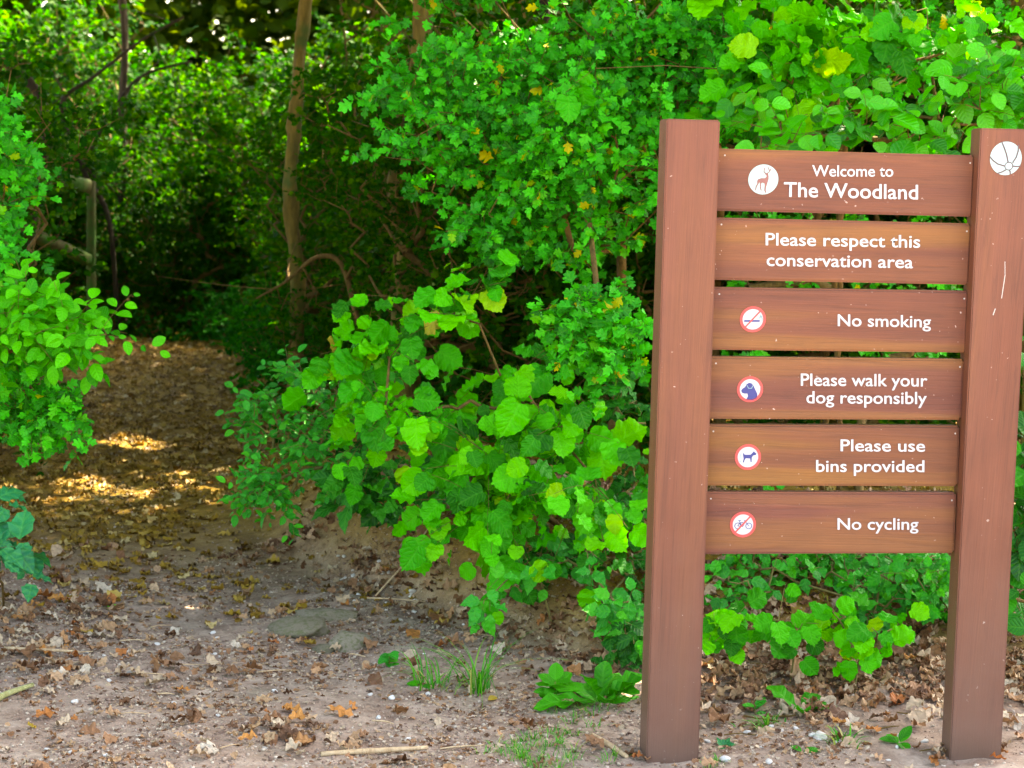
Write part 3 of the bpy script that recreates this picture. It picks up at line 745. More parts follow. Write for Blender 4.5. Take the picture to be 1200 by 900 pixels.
# ------------------------------------------------------------------ plants in front
front = [
 dict(name='hawthorn_bush', label='tall hawthorn bush with small lobed leaves bulging left of the sign top', cat='bush', base_px=(640, 560), ells=[
    E(600, 190, 8.6, 140, 75, .45, 3), E(700, 235, 8.4, 110, 80, .45, 2.4), E(560, 90, 9.0, 120, 70, .5, 1.5), E(700, 90, 8.9, 150, 85, .5, 2.6),
    E(590, 265, 8.5, 90, 38, .3, .9), E(720, 150, 8.2, 90, 60, .35, 1.6), E(480, 100, 8.9, 60, 25, .3, .3), E(700, 385, 7.5, 55, 42, .22, 1.3), E(640, 20, 9.2, 170, 60, .5, 1.2)],
    ntips=800, kind='haw', mat='haw', leaf=.044, twig_len=.13, n_leaf=5, cluster=3, shell=.9, r_max=.022, up=.6, cam_=.55, rand=.55, bases=[(0, .6, 0), (-.15, .75, 0), (.3, .5, 0), (.55, .7, 0)]),
 dict(name='hazel_bush', label='hazel bush with large round toothed leaves left of the sign, reaching over the bank', cat='bush', base_px=(680, 640), ells=[
    E(540, 375, 7.9, 65, 32, .22, .9), E(485, 400, 7.8, 55, 34, .18, .6), E(610, 430, 7.8, 95, 60, .3, 1.7), E(520, 470, 7.6, 70, 45, .22, 1.2), E(590, 540, 7.5, 62, 50, .25, 1.2), E(635, 480, 7.6, 60, 50, .25, .8),
    E(575, 600, 7.4, 48, 28, .2, .6), E(700, 600, 7.3, 45, 35, .2, .35), E(640, 335, 8.0, 50, 18, .2, .3), E(455, 490, 7.6, 32, 24, .15, .5), E(440, 410, 7.9, 30, 18, .15, .25)],
    ntips=135, kind='hazel', mat='hazel', leaf=.072, twig_len=.27, n_leaf=4, shell=1.1, r_max=.014, sz=.3, up=.60, cam_=.65, rand=.50, droop=.5, tipdown=.25, extra=('hazel_spot', .02), stem='twig', bases=[(0, .3, 0), (.2, .35, 0), (-.1, .4, 0)]),
 dict(name='wild_rose_bush', label='wild rose bush of small oval leaflets arching left over the path edge', cat='bush', base_px=(430, 600), ells=[
    E(350, 480, 8.4, 70, 55, .25, 2), E(300, 500, 8.3, 40, 60, .2, 1), E(420, 470, 8.5, 60, 55, .25, 1.5), E(320, 580, 8.1, 40, 35, .15, .6), E(380, 545, 8.2, 60, 40, .2, 1), E(400, 430, 8.6, 60, 25, .2, .6)],
    ntips=230, kind='oval', mat='rose', leaf=.034, twig_len=.12, n_leaf=7, shell=.9, r_max=.008, up=.75, cam_=.45, rand=.45, droop=.35, stem='twig_green'),
 dict(name='bramble', label='dark leafy bramble low under the hazel beside the bare bank', cat='bramble', base_px=(480, 620), ells=[
    E(445, 562, 8.1, 50, 26, .2, 1.2), E(500, 560, 8.2, 45, 24, .2, 1), E(460, 525, 8.5, 60, 30, .2, 1)], ntips=50, kind='bram', mat='bram', leaf=.068, twig_len=.10, n_leaf=3, up=.8, cam_=.5, rand=.4, r_max=.006),
 dict(name='bramble', label='trailing bramble with rounded leaves between the hazel and the left sign post', cat='bramble', base_px=(650, 735), ells=[
    E(550, 690, 7.1, 42, 20, .10, .9), E(620, 662, 7.3, 50, 16, .12, .6), E(690, 665, 7.2, 45, 28, .15, .7), E(728, 735, 7.0, 22, 40, .12, .9)], ntips=40, kind='bram', mat='rose', leaf=.056, twig_len=.09, n_leaf=3, up=.6, cam_=.7, rand=.4, r_max=.005, stem='twig_green'),
 dict(name='bramble', label='dark leafy bramble in the shade close against the left sign post', cat='bramble', base_px=(715, 760), ells=[
    E(715, 690, 7.3, 40, 45, .15, 1.4), E(735, 760, 6.9, 20, 30, .1, .8), E(660, 720, 7.5, 50, 20, .12, .7), E(725, 600, 7.6, 35, 50, .15, 1.1), E(735, 500, 7.8, 25, 50, .15, .6), E(600, 650, 7.8, 60, 20, .15, .7)], ntips=120, kind='bram', mat='bram', leaf=.052, twig_len=.09, n_leaf=3, up=.7, cam_=.6, rand=.45, r_max=.004, stem='twig_green'),
 dict(name='bramble', label='low green herbs in a band under the lowest board, in front of the dark wood', cat='bramble', base_px=(900, 740), ells=[
    E(880, 700, 7.3, 50, 30, .15, 1), E(960, 705, 7.4, 60, 26, .15, 1), E(1050, 700, 7.2, 40, 40, .12, 1)], ntips=130, kind='bram', mat='rose', leaf=.042, twig_len=.10, n_leaf=4, up=.6, cam_=.7, rand=.5, r_max=.004, stem='twig_green'),
 dict(name='dogwood_bush', label='glossy round leaved bush just above the top board of the sign', cat='bush', base_px=(1000, 640), ells=[
    E(985, 145, 7.6, 95, 38, .25, 2), E(1090, 130, 7.7, 80, 35, .25, 1.2), E(930, 120, 7.8, 50, 30, .2, .7), E(1150, 110, 7.6, 70, 30, .25, 1.2)], ntips=120, kind='round', mat='round', leaf=.060, twig_len=.15, n_leaf=4, up=.75, cam_=.6, rand=.4, r_max=.012, bases=[(0, .8, 0), (.3, .9, 0)]),
 dict(name='hazel_bush', label='hazel boughs with big pale toothed leaves along the top right of the frame', cat='bush', base_px=(1120, 640), ells=[
    E(690, 95, 7.9, 28, 28, .1, .25), E(890, 55, 8.0, 60, 45, .25, 1), E(985, 60, 8.0, 70, 55, .3, 1.2), E(1080, 50, 8.0, 80, 40, .3, 1), E(1010, -10, 8.2, 160, 40, .3, 1.2), E(1170, 150, 7.8, 60, 30, .2, .5), E(1120, 100, 8.2, 70, 40, .3, .6)], ntips=95, kind='hazel', mat='hazel', leaf=.084, twig_len=.19, n_leaf=3, sz=.3, up=.6, cam_=.5, rand=.6, droop=.45, tipdown=.3, r_max=.015, bases=[(0, 1.0, 0), (-.3, 1.1, 0)]),
 dict(name='hawthorn_bush', label='hawthorn bush with fine lobed leaves directly behind the sign, showing above it', cat='bush', base_px=(900, 640), ells=[
    E(880, 130, 8.4, 70, 45, .35, 1.2), E(960, 80, 8.8, 110, 70, .4, 1.4), E(820, 60, 8.9, 80, 70, .4, 1.4), E(900, 300, 9.2, 130, 160, .3, .35), E(1060, 300, 9.2, 100, 160, .3, .3), E(1060, 60, 9.2, 80, 40, .4, .4)], ntips=560, kind='haw', mat='haw', leaf=.044, twig_len=.13, n_leaf=5, cluster=3, shell=.9, nmax=220, bases=[(0, .9, 0), (.5, 1.0, 0)]),
 dict(name='holly_bush', label='bush of small glossy dark leaves at the left edge of the frame', cat='bush', base_px=(-40, 640), ells=[
    E(-2, 190, 8.2, 34, 60, .3, 1.2), E(-4, 290, 8.0, 22, 50, .3, .8), E(15, 450, 7.6, 40, 55, .25, 1.2), E(45, 485, 7.5, 40, 25, .15, .5), E(-40, 300, 8.2, 60, 220, .4, 2.5)], ntips=330, kind='haw', mat='haw', leaf=.042, twig_len=.12, n_leaf=5, cluster=2, nmax=260, r_max=.014, shell=.9),
 dict(name='beech_branch_bush', label='bush with bright oval leaves reaching right from the left edge above the path', cat='bush', base_px=(-60, 700), ells=[
    E(30, 385, 7.4, 60, 35, .2, 1.6), E(85, 385, 7.3, 42, 18, .1, .9), E(10, 345, 7.5, 40, 25, .2, .8), E(60, 365, 7.4, 40, 22, .12, .5), E(-60, 380, 7.5, 50, 60, .3, 1)], ntips=105, kind='oval', mat='bright', leaf=.054, twig_len=.16, n_leaf=7, up=.7, cam_=.6, rand=.38, r_max=.010, bases=[(0, .2, 0)]),
 dict(name='bramble', label='dark blue-green bramble by the path at the left edge', cat='bramble', base_px=(5, 715), ells=[
    E(8, 662, 6.9, 28, 24, .1, 1.2), E(-10, 585, 7.2, 30, 18, .1, .5), E(-30, 650, 7.0, 40, 50, .15, 1)], ntips=30, kind='bram', mat='ivy', leaf=.072, twig_len=.07, n_leaf=3, up=.8, cam_=.6, rand=.35, r_max=.005),
 dict(name='hazel_seedling', label='young hazel with yellow-green leaves in the middle below the lowest board', cat='plant', base_px=(925, 800), ells=[
    E(860, 735, 6.75, 28, 32, .08, 1), E(925, 720, 6.7, 26, 40, .08, 1.2), E(890, 690, 6.9, 30, 16, .08, .6)], ntips=20, kind='hazel', mat='hazel', leaf=.056, twig_len=.07, n_leaf=2, up=.4, cam_=.9, rand=.35, droop=.5, r_max=.003, stem='twig_green', extra=('hazel_spot', .03)),
 dict(name='hazel_seedling', label='young hazel with drooping leaves under the sign, nearer the right post', cat='plant', base_px=(1000, 815), ells=[
    E(975, 725, 6.8, 20, 28, .06, 1), E(1015, 755, 6.7, 28, 34, .08, 1.2), E(1050, 725, 6.9, 30, 25, .08, .8)], ntips=20, kind='hazel', mat='hazel', leaf=.054, twig_len=.07, n_leaf=2, up=.4, cam_=.9, rand=.35, droop=.5, r_max=.003, stem='twig_green'),
 dict(name='bramble', label='tangled bramble and herbs in the shade behind the foot of the sign', cat='bramble', base_px=(980, 730), ells=[
    E(1080, 745, 7.4, 40, 45, .2, 1.6), E(1060, 690, 7.7, 50, 20, .2, .9), E(960, 680, 7.8, 90, 22, .25, 1.1), E(865, 690, 7.8, 40, 26, .2, .8), E(1000, 720, 7.3, 60, 20, .15, .4)], ntips=150, kind='bram', mat='rose', leaf=.055, twig_len=.08, n_leaf=3, up=.7, cam_=.6, rand=.45, r_max=.004, stem='twig_green'),
 dict(name='bramble', label='bramble with glossy round leaves at the right edge beside the right post', cat='bramble', base_px=(1215, 790), ells=[
    E(1195, 560, 6.9, 22, 90, .12, 1.6), E(1192, 690, 6.8, 22, 70, .12, 1.4), E(1240, 600, 7.0, 50, 190, .25, 2.2), E(1200, 450, 7.1, 25, 60, .15, .8)], ntips=85, kind='round', mat='bram', leaf=.068, twig_len=.09, n_leaf=3, up=.6, cam_=.75, rand=.4, r_max=.006),
]
for d in front: bush(**d)

# ------------------------------------------------------------------ woodland behind
SUND = np.array(sd)
HOLES = [(ground_at(150, 521), .20), (ground_at(182, 527), .14), (ground_at(135, 512), .10), (ground_at(95, 560), .10), (ground_at(230, 470), .10), (at(768, 330, 6.05), .09), (at(762, 482, 6.05), .07), (at(560, 140, 9.0), .22), (at(690, 265, 8.5), .12), (at(530, 135, 9.2), .12),
         (at(1090, 95, 7.9), .25), (at(1010, 15, 8.0), .18), (at(860, 740, 6.75), .10), (at(1018, 755, 6.7), .09), (at(600, 610, 7.3), .12)]
def sun_gaps(pos):
    ok = np.ones(len(pos), bool)
    for q, r in HOLES:
        w = pos - q; t = w @ SUND
        dist = np.linalg.norm(w - t[:, None] * SUND, axis=1)
        ok &= ~((dist < r) & (t > .5))
    return ok
def crown(root, c, rad, n, leaf=.15, mat='canopy'):
    c = np.array(c, float); b = np.array(root.location)
    d = norm(rng.normal(size=(n, 3))); r = rng.random(n) ** .45
    k = 26; cc = norm(rng.normal(size=(k, 3))) * (rng.random((k, 1)) ** .4) * .8
    pos = c + (cc[rng.integers(0, k, n)] + rng.normal(size=(n, 3)) * .24) * rad
    ok = sun_gaps(pos); px, py, dz = project(pos)
    ok &= ~((py > -25) & (pos[:, 1] < 17) & (dz > 0) & (px > -60) & (px < 1260))            # nearer crown leaves that would fall in view left out
    pos = pos[ok]; n = len(pos)
    Rm = frames(norm(rng.normal(size=(n, 3)) * .8 + [0, 0, .8]), rng.normal(size=(n, 3)))
    mb = MB(); merge_leaves(mb, SH['simple'], pos - b, Rm, leaf * (.7 + .6 * rng.random(n)), rng.integers(0, 9, n))
    link('crown', mb.mesh('crown', M[mat], True), root, kind='stuff')
    return cc * rad + c
def tree(label, pix, Y, wpx, crown_c=None, crown_r=(2.4, 2.4, 1.3), n=4200, mat='trunk', group=None, ncr=1, name='tree', limbs=6, top=6.0, leaf=.16):
    P = []
    for (x, y) in pix:
        P.append(at(x, y, Y))
    P[-1][2] = float(gh(P[-1][0], P[-1][1])) - .1
    P = np.array(P[::-1]); d = norm(P[-1] - P[-2])
    topc = P[-1] + np.array([d[0] * .8, .2, top - P[-1][2]])
    mid = (P[-1] + topc) / 2 + rng.normal(size=3) * [.12, .12, 0]
    P = np.vstack([P, mid, topc]); w = wpx * Y / F / 2
    rad = np.linspace(w * 1.25, w * .8, len(P)); rad[0] *= 1.25; rad[-1] = w * .45
    root = thing(name, label, 'tree', P[0], group)
    link('trunk', tube(P - P[0], rad, 14, .15, 9, int(rng.integers(99))).mesh('trunk', M[mat], True), root)
    cc = crown(root, crown_c if crown_c is not None else topc, crown_r, n, leaf)
    for q in range(limbs):
        t = cc[q]; s0 = mid + (topc - mid) * rng.random()
        m1 = (s0 + t) / 2 + [0, 0, .15]
        link('limb', tube(np.array([s0, m1, t]) - P[0], [w * .4, w * .3, w * .1], 6, .08, 3, q).mesh('limb', M[mat], True), root)
    return root
# trunks the photograph shows; crowns spread overhead
tree('slim pale brown trunk leaning beside the path, left of centre', [(362, -20), (352, 60), (345, 150), (340, 220), (345, 290), (349, 340), (346, 400)], 12.5, 15, (-2.2, 12.2, 5.6), (2.3, 2.2, 1.2), top=5.4)
tree('brown trunk half hidden behind the hawthorn bush, forking low', [(500, -20), (490, 90), (472, 170), (470, 240), (478, 320), (474, 420)], 11, 24, (-1.6, 9.9, 5.2), (2.6, 1.8, 1.2), top=5.2)
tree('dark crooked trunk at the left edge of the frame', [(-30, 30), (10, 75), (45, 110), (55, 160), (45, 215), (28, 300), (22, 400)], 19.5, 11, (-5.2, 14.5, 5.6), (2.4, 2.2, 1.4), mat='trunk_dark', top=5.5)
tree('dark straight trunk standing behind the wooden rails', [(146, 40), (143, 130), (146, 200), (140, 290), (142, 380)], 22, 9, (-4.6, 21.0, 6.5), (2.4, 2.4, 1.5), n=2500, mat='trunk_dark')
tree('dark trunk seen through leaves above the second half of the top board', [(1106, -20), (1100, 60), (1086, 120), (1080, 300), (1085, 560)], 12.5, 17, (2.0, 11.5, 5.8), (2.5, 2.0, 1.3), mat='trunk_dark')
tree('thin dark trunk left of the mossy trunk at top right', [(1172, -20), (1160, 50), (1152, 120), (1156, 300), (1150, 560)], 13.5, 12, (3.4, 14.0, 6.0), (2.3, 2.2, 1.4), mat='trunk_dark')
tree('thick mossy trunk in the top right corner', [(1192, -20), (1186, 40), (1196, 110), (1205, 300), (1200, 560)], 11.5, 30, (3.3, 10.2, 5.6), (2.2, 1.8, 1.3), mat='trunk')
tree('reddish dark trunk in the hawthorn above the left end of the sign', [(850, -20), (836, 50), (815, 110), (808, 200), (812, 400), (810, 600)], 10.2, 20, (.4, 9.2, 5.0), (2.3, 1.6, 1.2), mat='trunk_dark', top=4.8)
for q, (x, Y, h) in enumerate([(.2, 21.5, 6.4), (.6, 19.0, 6.0), (1.6, 20.2, 7.6), (-.6, 18.2, 7.6), (2.4, 17.4, 6.6), (1.4, 24.0, 6.6),  (-1.2, 20.2, 6.4), (1.2, 22.5, 8.2), (-.6, 23.4, 8.4), (-2.4, 21.6, 6.2), (-5.2, 4.2, 7.4), (-4.6, 8.0, 8.2), (-6.8, 4.4, 6.0), (3.6, 9.0, 4.9), (2.1, 8.5, 4.8), (5.2, 8.8, 5.4), (.9, 10.6, 5.6), (2.6, 12.8, 7.6), (-.2, 14.2, 6.0), (-4.6, 6.6, 4.3), (-5.4, 4.6, 4.6), (-6.5, 6.0, 3.4), (-5.5, 13.0, 6.4), (-7.0, 15.5, 6.0), (-6.0, 19.5, 6.4), (-7.6, 20.5, 6.5), (-5.2, 23.5, 6.8), (-4.4, 17.6, 7.4), (-7.2, 12.6, 5.6), (-6.2, 22, 8.2), (-3.7, 8.4, 4.6), (-5.2, 8.6, 5.2), (-2.6, 8.3, 4.9), (-6.5, 10.5, 5.2), (-4.2, 10.2, 4.8), (-5.8, 17.5, 6), (1.2, 16, 6.2), (-1.4, 17.0, 6.2), (4.8, 19, 6.2), (-2.8, 23.0, 7.0), (-1.2, 27, 8.0), (-8.0, 24, 7), (2.2, 24, 7.), (-4.4, 13.2, 7.8), (-1.9, 14.3, 8.0), (.2, 12.4, 8.2), (-3.2, 9.2, 7.2), (-.9, 9.6, 7.4)]):  # trees added so their unseen crowns shade path, sign and post sides
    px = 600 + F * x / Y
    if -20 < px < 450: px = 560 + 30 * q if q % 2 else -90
    tree('slender tree in the wood, added for the shade of its high crown', [(px + rng.uniform(-20, 20), -30), (px + rng.uniform(-8, 8), 200), (px, 420)], Y, 150 / Y, (x, Y, h), (2.5, 2.3, 1.2), n=3600 if Y < 20 else 1500, mat='trunk_dark' if q % 2 else 'trunk', group='slender trees added for shade')

# branching saplings and arched boughs
def bough(label, pts, w0, w1, mat='twig', group=None, name='sapling', nside=7, leaves=0):
    P = np.array([at(*p) for p in pts]); g = float(gh(P[0][0], P[0][1]))
    root = thing(name, label, 'sapling', P[0], group)
    Y0 = pts[0][2]
    rad = np.linspace(w0, w1, len(P)) * Y0 / F / 2
    link('stem', tube(P - P[0], rad, 7, .10, 5, int(rng.integers(99))).mesh('stem', M[mat], True), root)
    tips = []
    for q in range(nside):
        i = rng.integers(1, len(P)); s0 = P[i] + (P[i - 1] - P[i]) * rng.random() * .8
        e = s0 + norm(rng.normal(size=3) * [1, .5, .6] + [0, 0, .25]) * rng.uniform(.25, .8)
        m1 = (s0 + e) / 2 + rng.normal(size=3) * .05
        link('branch', tube(np.array([s0, m1, e]) - P[0], [rad[i] * .5 + .001, rad[i] * .35 + .001, .0015], 5, .05, 3, q).mesh('branch', M[mat], True), root)
        tips += [e, m1]
    if leaves:
        tips = np.array(tips); n = len(tips) * leaves
        pos = np.repeat(tips, leaves, 0) + rng.normal(size=(n, 3)) * .09
        Rm = frames(norm([0, -.4, .7] + rng.normal(size=(n, 3)) * .45), rng.normal(size=(n, 3)))
        mb = MB(); merge_leaves(mb, SH['oval'], pos - P[0], Rm, .06 * (.7 + .5 * rng.random(n)), rng.integers(0, 9, n))
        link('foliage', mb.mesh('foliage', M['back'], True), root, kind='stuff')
    return root
bough('crooked bough forking above the wooden rails', [(140, 400, 20), (128, 260, 20), (100, 205, 20), (78, 150, 20), (75, 115, 20), (110, 90, 20), (165, 48, 20), (215, 20, 20)], 7, 3, 'trunk_dark', leaves=8)
bough('curved bough crossing behind the rail post', [(150, 330, 20.5), (112, 210, 20.5), (105, 180, 20.5), (145, 110, 20.5), (175, 85, 20.5), (225, 72, 20.5)], 5, 3, 'trunk_dark', leaves=8)
bough('bare branch arching low across the slim trunk', [(420, 380, 11.8), (400, 310, 11.8), (370, 302, 11.8), (335, 330, 11.8), (300, 350, 11.8)], 8, 2, 'twig')
for q in range(14):
    Y = rng.uniform(10, 19); x0 = rng.uniform(325, 620) if q < 8 else rng.uniform(780, 1180); y0 = 450
    b = [(x0, 520 if Y < 13 else 430, Y), (x0 + rng.uniform(-20, 20), 340, Y), (x0 + rng.uniform(-60, 40), 200, Y), (x0 + rng.uniform(-110, 60), 90, Y), (x0 + rng.uniform(-160, 90), -20, Y)]
    bough('thin leaning sapling in the shade behind the bushes', b, rng.uniform(3, 6), 2, 'twig' if q % 3 else 'trunk', 'thin saplings in the shade', nside=9, leaves=5)

# shrubs of the understorey: five builds, copied
def shrub_build(ell, ntips, leaf, kind, mat, nl=5, seed=0):
    base = np.zeros(3)
    tips, _ = in_ell(ell, ntips, .8); tips = tips[tips[:, 2] > .05]
    nodes, par, tid = grow([base, base + [.25, 0, 0], base + [-.2, .1, 0]], tips, split=.3)
    p, Rm, s, p0, p1 = sprays(nodes, par, tid, .22, nl, leaf, .8, .0, .6, .3, cluster=3)
    nrm = norm(np.array([0, -.35, .75]) + rng.normal(size=p.shape) * .5); Rm = frames(nrm, Rm[:, :, 1])
    mb = MB(); merge_leaves(mb, SH[kind], p, Rm, s, rng.integers(0, 99, len(p)))
    return stems_mesh(nodes, par, M['twig'], .0022, .03), mb.mesh('foliage', M[mat], True)
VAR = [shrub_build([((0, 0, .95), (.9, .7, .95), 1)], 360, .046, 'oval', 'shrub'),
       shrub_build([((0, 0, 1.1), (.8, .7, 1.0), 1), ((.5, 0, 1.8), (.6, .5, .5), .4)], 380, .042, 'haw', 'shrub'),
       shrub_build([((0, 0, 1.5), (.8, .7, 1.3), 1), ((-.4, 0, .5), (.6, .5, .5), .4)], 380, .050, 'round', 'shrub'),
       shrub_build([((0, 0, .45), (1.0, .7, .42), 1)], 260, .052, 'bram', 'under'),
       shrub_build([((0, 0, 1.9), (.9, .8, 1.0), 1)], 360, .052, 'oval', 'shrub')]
def put_shrub(x, y, v, s, label, group, dz=-.05):
    z = float(gh(x, y)) + dz
    r = thing('shrub', label, 'shrub', (x, y, z), group)
    a = rng.uniform(0, 6.3)
    r.rotation_euler = (0, 0, a); r.scale = (s, s, s)
    for nm, me in (('stem', VAR[v][0]), ('foliage', VAR[v][1])):
        o = bpy.data.objects.new(nm, me); COL.objects.link(o); o.parent = r
        if nm == 'foliage': o['kind'] = 'stuff'
        o.rotation_euler = (0, 0, 0)
LB = {'path': ('shaded shrub where the path disappears into the wood', 'shrubs beyond the end of the path'),
      'right': ('shrub in the wood behind the hawthorn and the sign', 'shrubs behind the hawthorn and the sign'),
      'left': ('shrub in the wood left of the path', 'shrubs left of the path'),
      'far': ('far leafy shrub deep in the wood', 'far shrubs deep in the wood')}
for Y in np.arange(20.6, 25, 1.1):
    for px in np.arange(-40, 420, 75):
        x = (px + rng.uniform(-25, 25) - 600) * Y / F
        put_shrub(x, Y + rng.uniform(-.3, .3), int(rng.choice([3, 0, 1, 2])) if Y < 21.5 else int(rng.choice([0, 1, 2, 4])), rng.uniform(.8, 1.15), *LB['path'])
for (px, Y, v, s) in [(345, 15.5, 3, .7), (365, 13.8, 3, .6), (390, 12.2, 0, .55), (420, 14, 1, .8), (520, 13, 0, .9), (330, 17.5, 3, .8), (360, 18.5, 0, .8), (300, 19.6, 3, .7), (400, 17, 2, .9), (470, 16, 4, 1), (540, 15.5, 1, 1.1), (540, 10.6, 1, .7)]:
    put_shrub((px - 600) * Y / F, Y, v, s, *LB['right'])
for Y in np.arange(10.6, 19, 1.5):
    for px in np.arange(600, 1300, 110):
        x = (px + rng.uniform(-40, 40) - 600) * Y / F
        put_shrub(x, Y, int(rng.choice([0, 1, 2, 4])), rng.uniform(.75, 1.1), *LB['right'])
for (px, Y, v, s) in [(-60, 11.5, 0, .9), (-90, 13, 2, 1), (-120, 15, 4, 1), (-70, 17, 1, 1), (-30, 19.6, 0, .9), (-130, 9.5, 1, .9), (-110, 18.5, 2, 1.1), (20, 20.6, 2, 1.)]:
    put_shrub((px - 600) * Y / F, Y, v, s, *LB['left'])
for Y in np.arange(26, 33, 2.0):
    for px in np.arange(-80, 1300, 105):
        x = (px + rng.uniform(-40, 40) - 600) * Y / F
        put_shrub(x, Y, int(rng.choice([1, 2, 4, 4])), rng.uniform(1.2, 1.6), *LB['far'], dz=.1)
# the far wood, one leafy mass
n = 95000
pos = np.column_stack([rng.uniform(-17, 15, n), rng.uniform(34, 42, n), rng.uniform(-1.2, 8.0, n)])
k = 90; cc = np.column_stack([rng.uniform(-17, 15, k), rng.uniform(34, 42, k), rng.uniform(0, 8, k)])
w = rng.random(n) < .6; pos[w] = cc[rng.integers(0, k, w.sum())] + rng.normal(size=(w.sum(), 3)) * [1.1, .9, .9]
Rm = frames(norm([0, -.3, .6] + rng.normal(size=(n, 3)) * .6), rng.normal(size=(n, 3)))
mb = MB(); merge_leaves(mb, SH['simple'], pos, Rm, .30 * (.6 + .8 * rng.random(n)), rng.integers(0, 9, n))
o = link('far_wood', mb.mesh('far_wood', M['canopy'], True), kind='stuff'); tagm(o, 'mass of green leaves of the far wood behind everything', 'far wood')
# low undergrowth on the woodland floor beside the path
n = 30000
x = rng.uniform(-8, 6, n); y = rng.uniform(8.8, 25, n); o_, w_ = path_off(x, y)
dout = np.where(o_ > 0, o_ - w_, -o_ - w_)
ok = ((dout > .15) | (y > 19.4)) & (rng.random(n) < smooth((dout - .1) / .6) + (y > 19.4)) & ~((y < 10.5) & (x > -.9))
x, y = x[ok], y[ok]; n = len(x)
z = gh(x, y) + .02 + rng.random(n) ** 1.6 * .26
pos = np.column_stack([x, y, z]); Rm = frames(norm([0, -.3, .9] + rng.normal(size=(n, 3)) * .4), rng.normal(size=(n, 3)))
mb = MB(); merge_leaves(mb, SH['ivy'], pos, Rm, .055 * (.6 + .7 * rng.random(n)), rng.integers(0, 9, n))
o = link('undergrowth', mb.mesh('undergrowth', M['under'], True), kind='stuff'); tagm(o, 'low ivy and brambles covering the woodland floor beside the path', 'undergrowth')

# ------------------------------------------------------------------ rail fence by the path
fr = thing('rail_fence', 'old mossy wooden post with two round rails beside the far left of the path', 'fence', at(107, 400, 18.5))
fl_ = np.array(fr.location)
A, B = at(107, 212, 18.5), at(107, 400, 18.5)
link('post', tube(np.array([B, (A + B) / 2, A]) - fl_, [.042, .041, .040], 14, .02, 4, 3).mesh('post', M['rail'], True), fr)
for (a, b, c, d, r) in ((-60, 182, 103, 218, .064), (-60, 228, 103, 304, .060)):
    Pq = [at(a, b, 17.3), at((a + c) / 2, (b + d) / 2 + 1, 17.9), at(c, d, 18.46)]
    link('rail', tube(np.array(Pq) - fl_, [r, r * .97, r * .92], 16, .03, 5, int(r * 1000)).mesh('rail', M['rail'], True), fr)

# ------------------------------------------------------------------ small plants, grass, stones, sticks, fallen leaves
def rosette(name, label, cat, px, py, kind, mat, n, L, elev, up=0, spread=1.0, group=None):
    g = ground_at(px, py); root = thing(name, label, cat, g, group)
    for i in range(n):
        a = i * 2.4 + rng.uniform(-.3, .3); el = R(rng.uniform(*elev)); s = L * rng.uniform(.7, 1.1)
        tip = np.array([math.cos(a) * math.cos(el), math.sin(a) * math.cos(el), math.sin(el)])
        nr = np.array([-math.cos(a) * math.sin(el), -math.sin(a) * math.sin(el), math.cos(el)]) + [0, -.35, 0]
        h = up * (i + .5) / n; p = g + [0, 0, h] + tip * s * .08 * spread
        Mx = np.eye(4); Mx[:3, :3] = frames(nr[None], tip[None])[0] * s; Mx[:3, 3] = p - g
        o = bpy.data.objects.new('leaf', single_mesh(kind, i % len(SH[kind]), mat)); COL.objects.link(o); o.parent = root; o.matrix_local = Matrix(Mx.tolist())
    if up: link('stem', tube(np.array([[0, 0, -.02], [0, 0, up * .5], [0, 0, up]]), [.002, .0018, .0012], 5, 0, 2).mesh('stem', M['twig_green'], True), root)
    return root
rosette('primrose_plant', 'clump of long crinkled leaves at the foot of the left sign post', 'plant', 702, 826, 'dock', 'dock', 12, .18, (20, 75))
rosette('primrose_plant', 'small rosette of blunt pale leaves left of the crinkled clump', 'plant', 650, 826, 'round', 'dock', 12, .065, (10, 60), .07, 1.8)
rosette('seedling', 'pale round leaved seedling alone beside the embedded stones', 'plant', 456, 782, 'round', 'rose', 11, .042, (5, 45), .045, 1.4)
rosette('seedling', 'small oval leaved seedling close to the foot of the right post', 'plant', 1054, 872, 'oval', 'dock', 5, .065, (10, 55))
rosette('dock_plant', 'dock with two long upright leaves in the litter under the sign', 'plant', 938, 838, 'dock', 'dock', 4, .13, (30, 70))
rosette('seedling', 'weak seedling with a few oval leaves behind the left post foot, on the litter', 'plant', 885, 838, 'oval', 'rose', 6, .05, (10, 50), .03)
rosette('ivy_sprig', 'blue-green ivy sprig on the ground right of the left post', 'plant', 848, 876, 'ivy', 'ivy', 4, .045, (10, 40))
rosette('ivy_sprig', 'tiny ivy sprig in the soil in front of the sign centre', 'plant', 940, 882, 'oval', 'dock', 2, .05, (5, 20))
rosette('seedling', 'lone oval leaf seedling between the grass tuft and the path', 'plant', 493, 806, 'round', 'dock', 2, .05, (5, 25))
rosette('seedling', 'green sprout at the lower right corner behind the right post', 'plant', 1192, 815, 'round', 'rose', 5, .05, (5, 50))
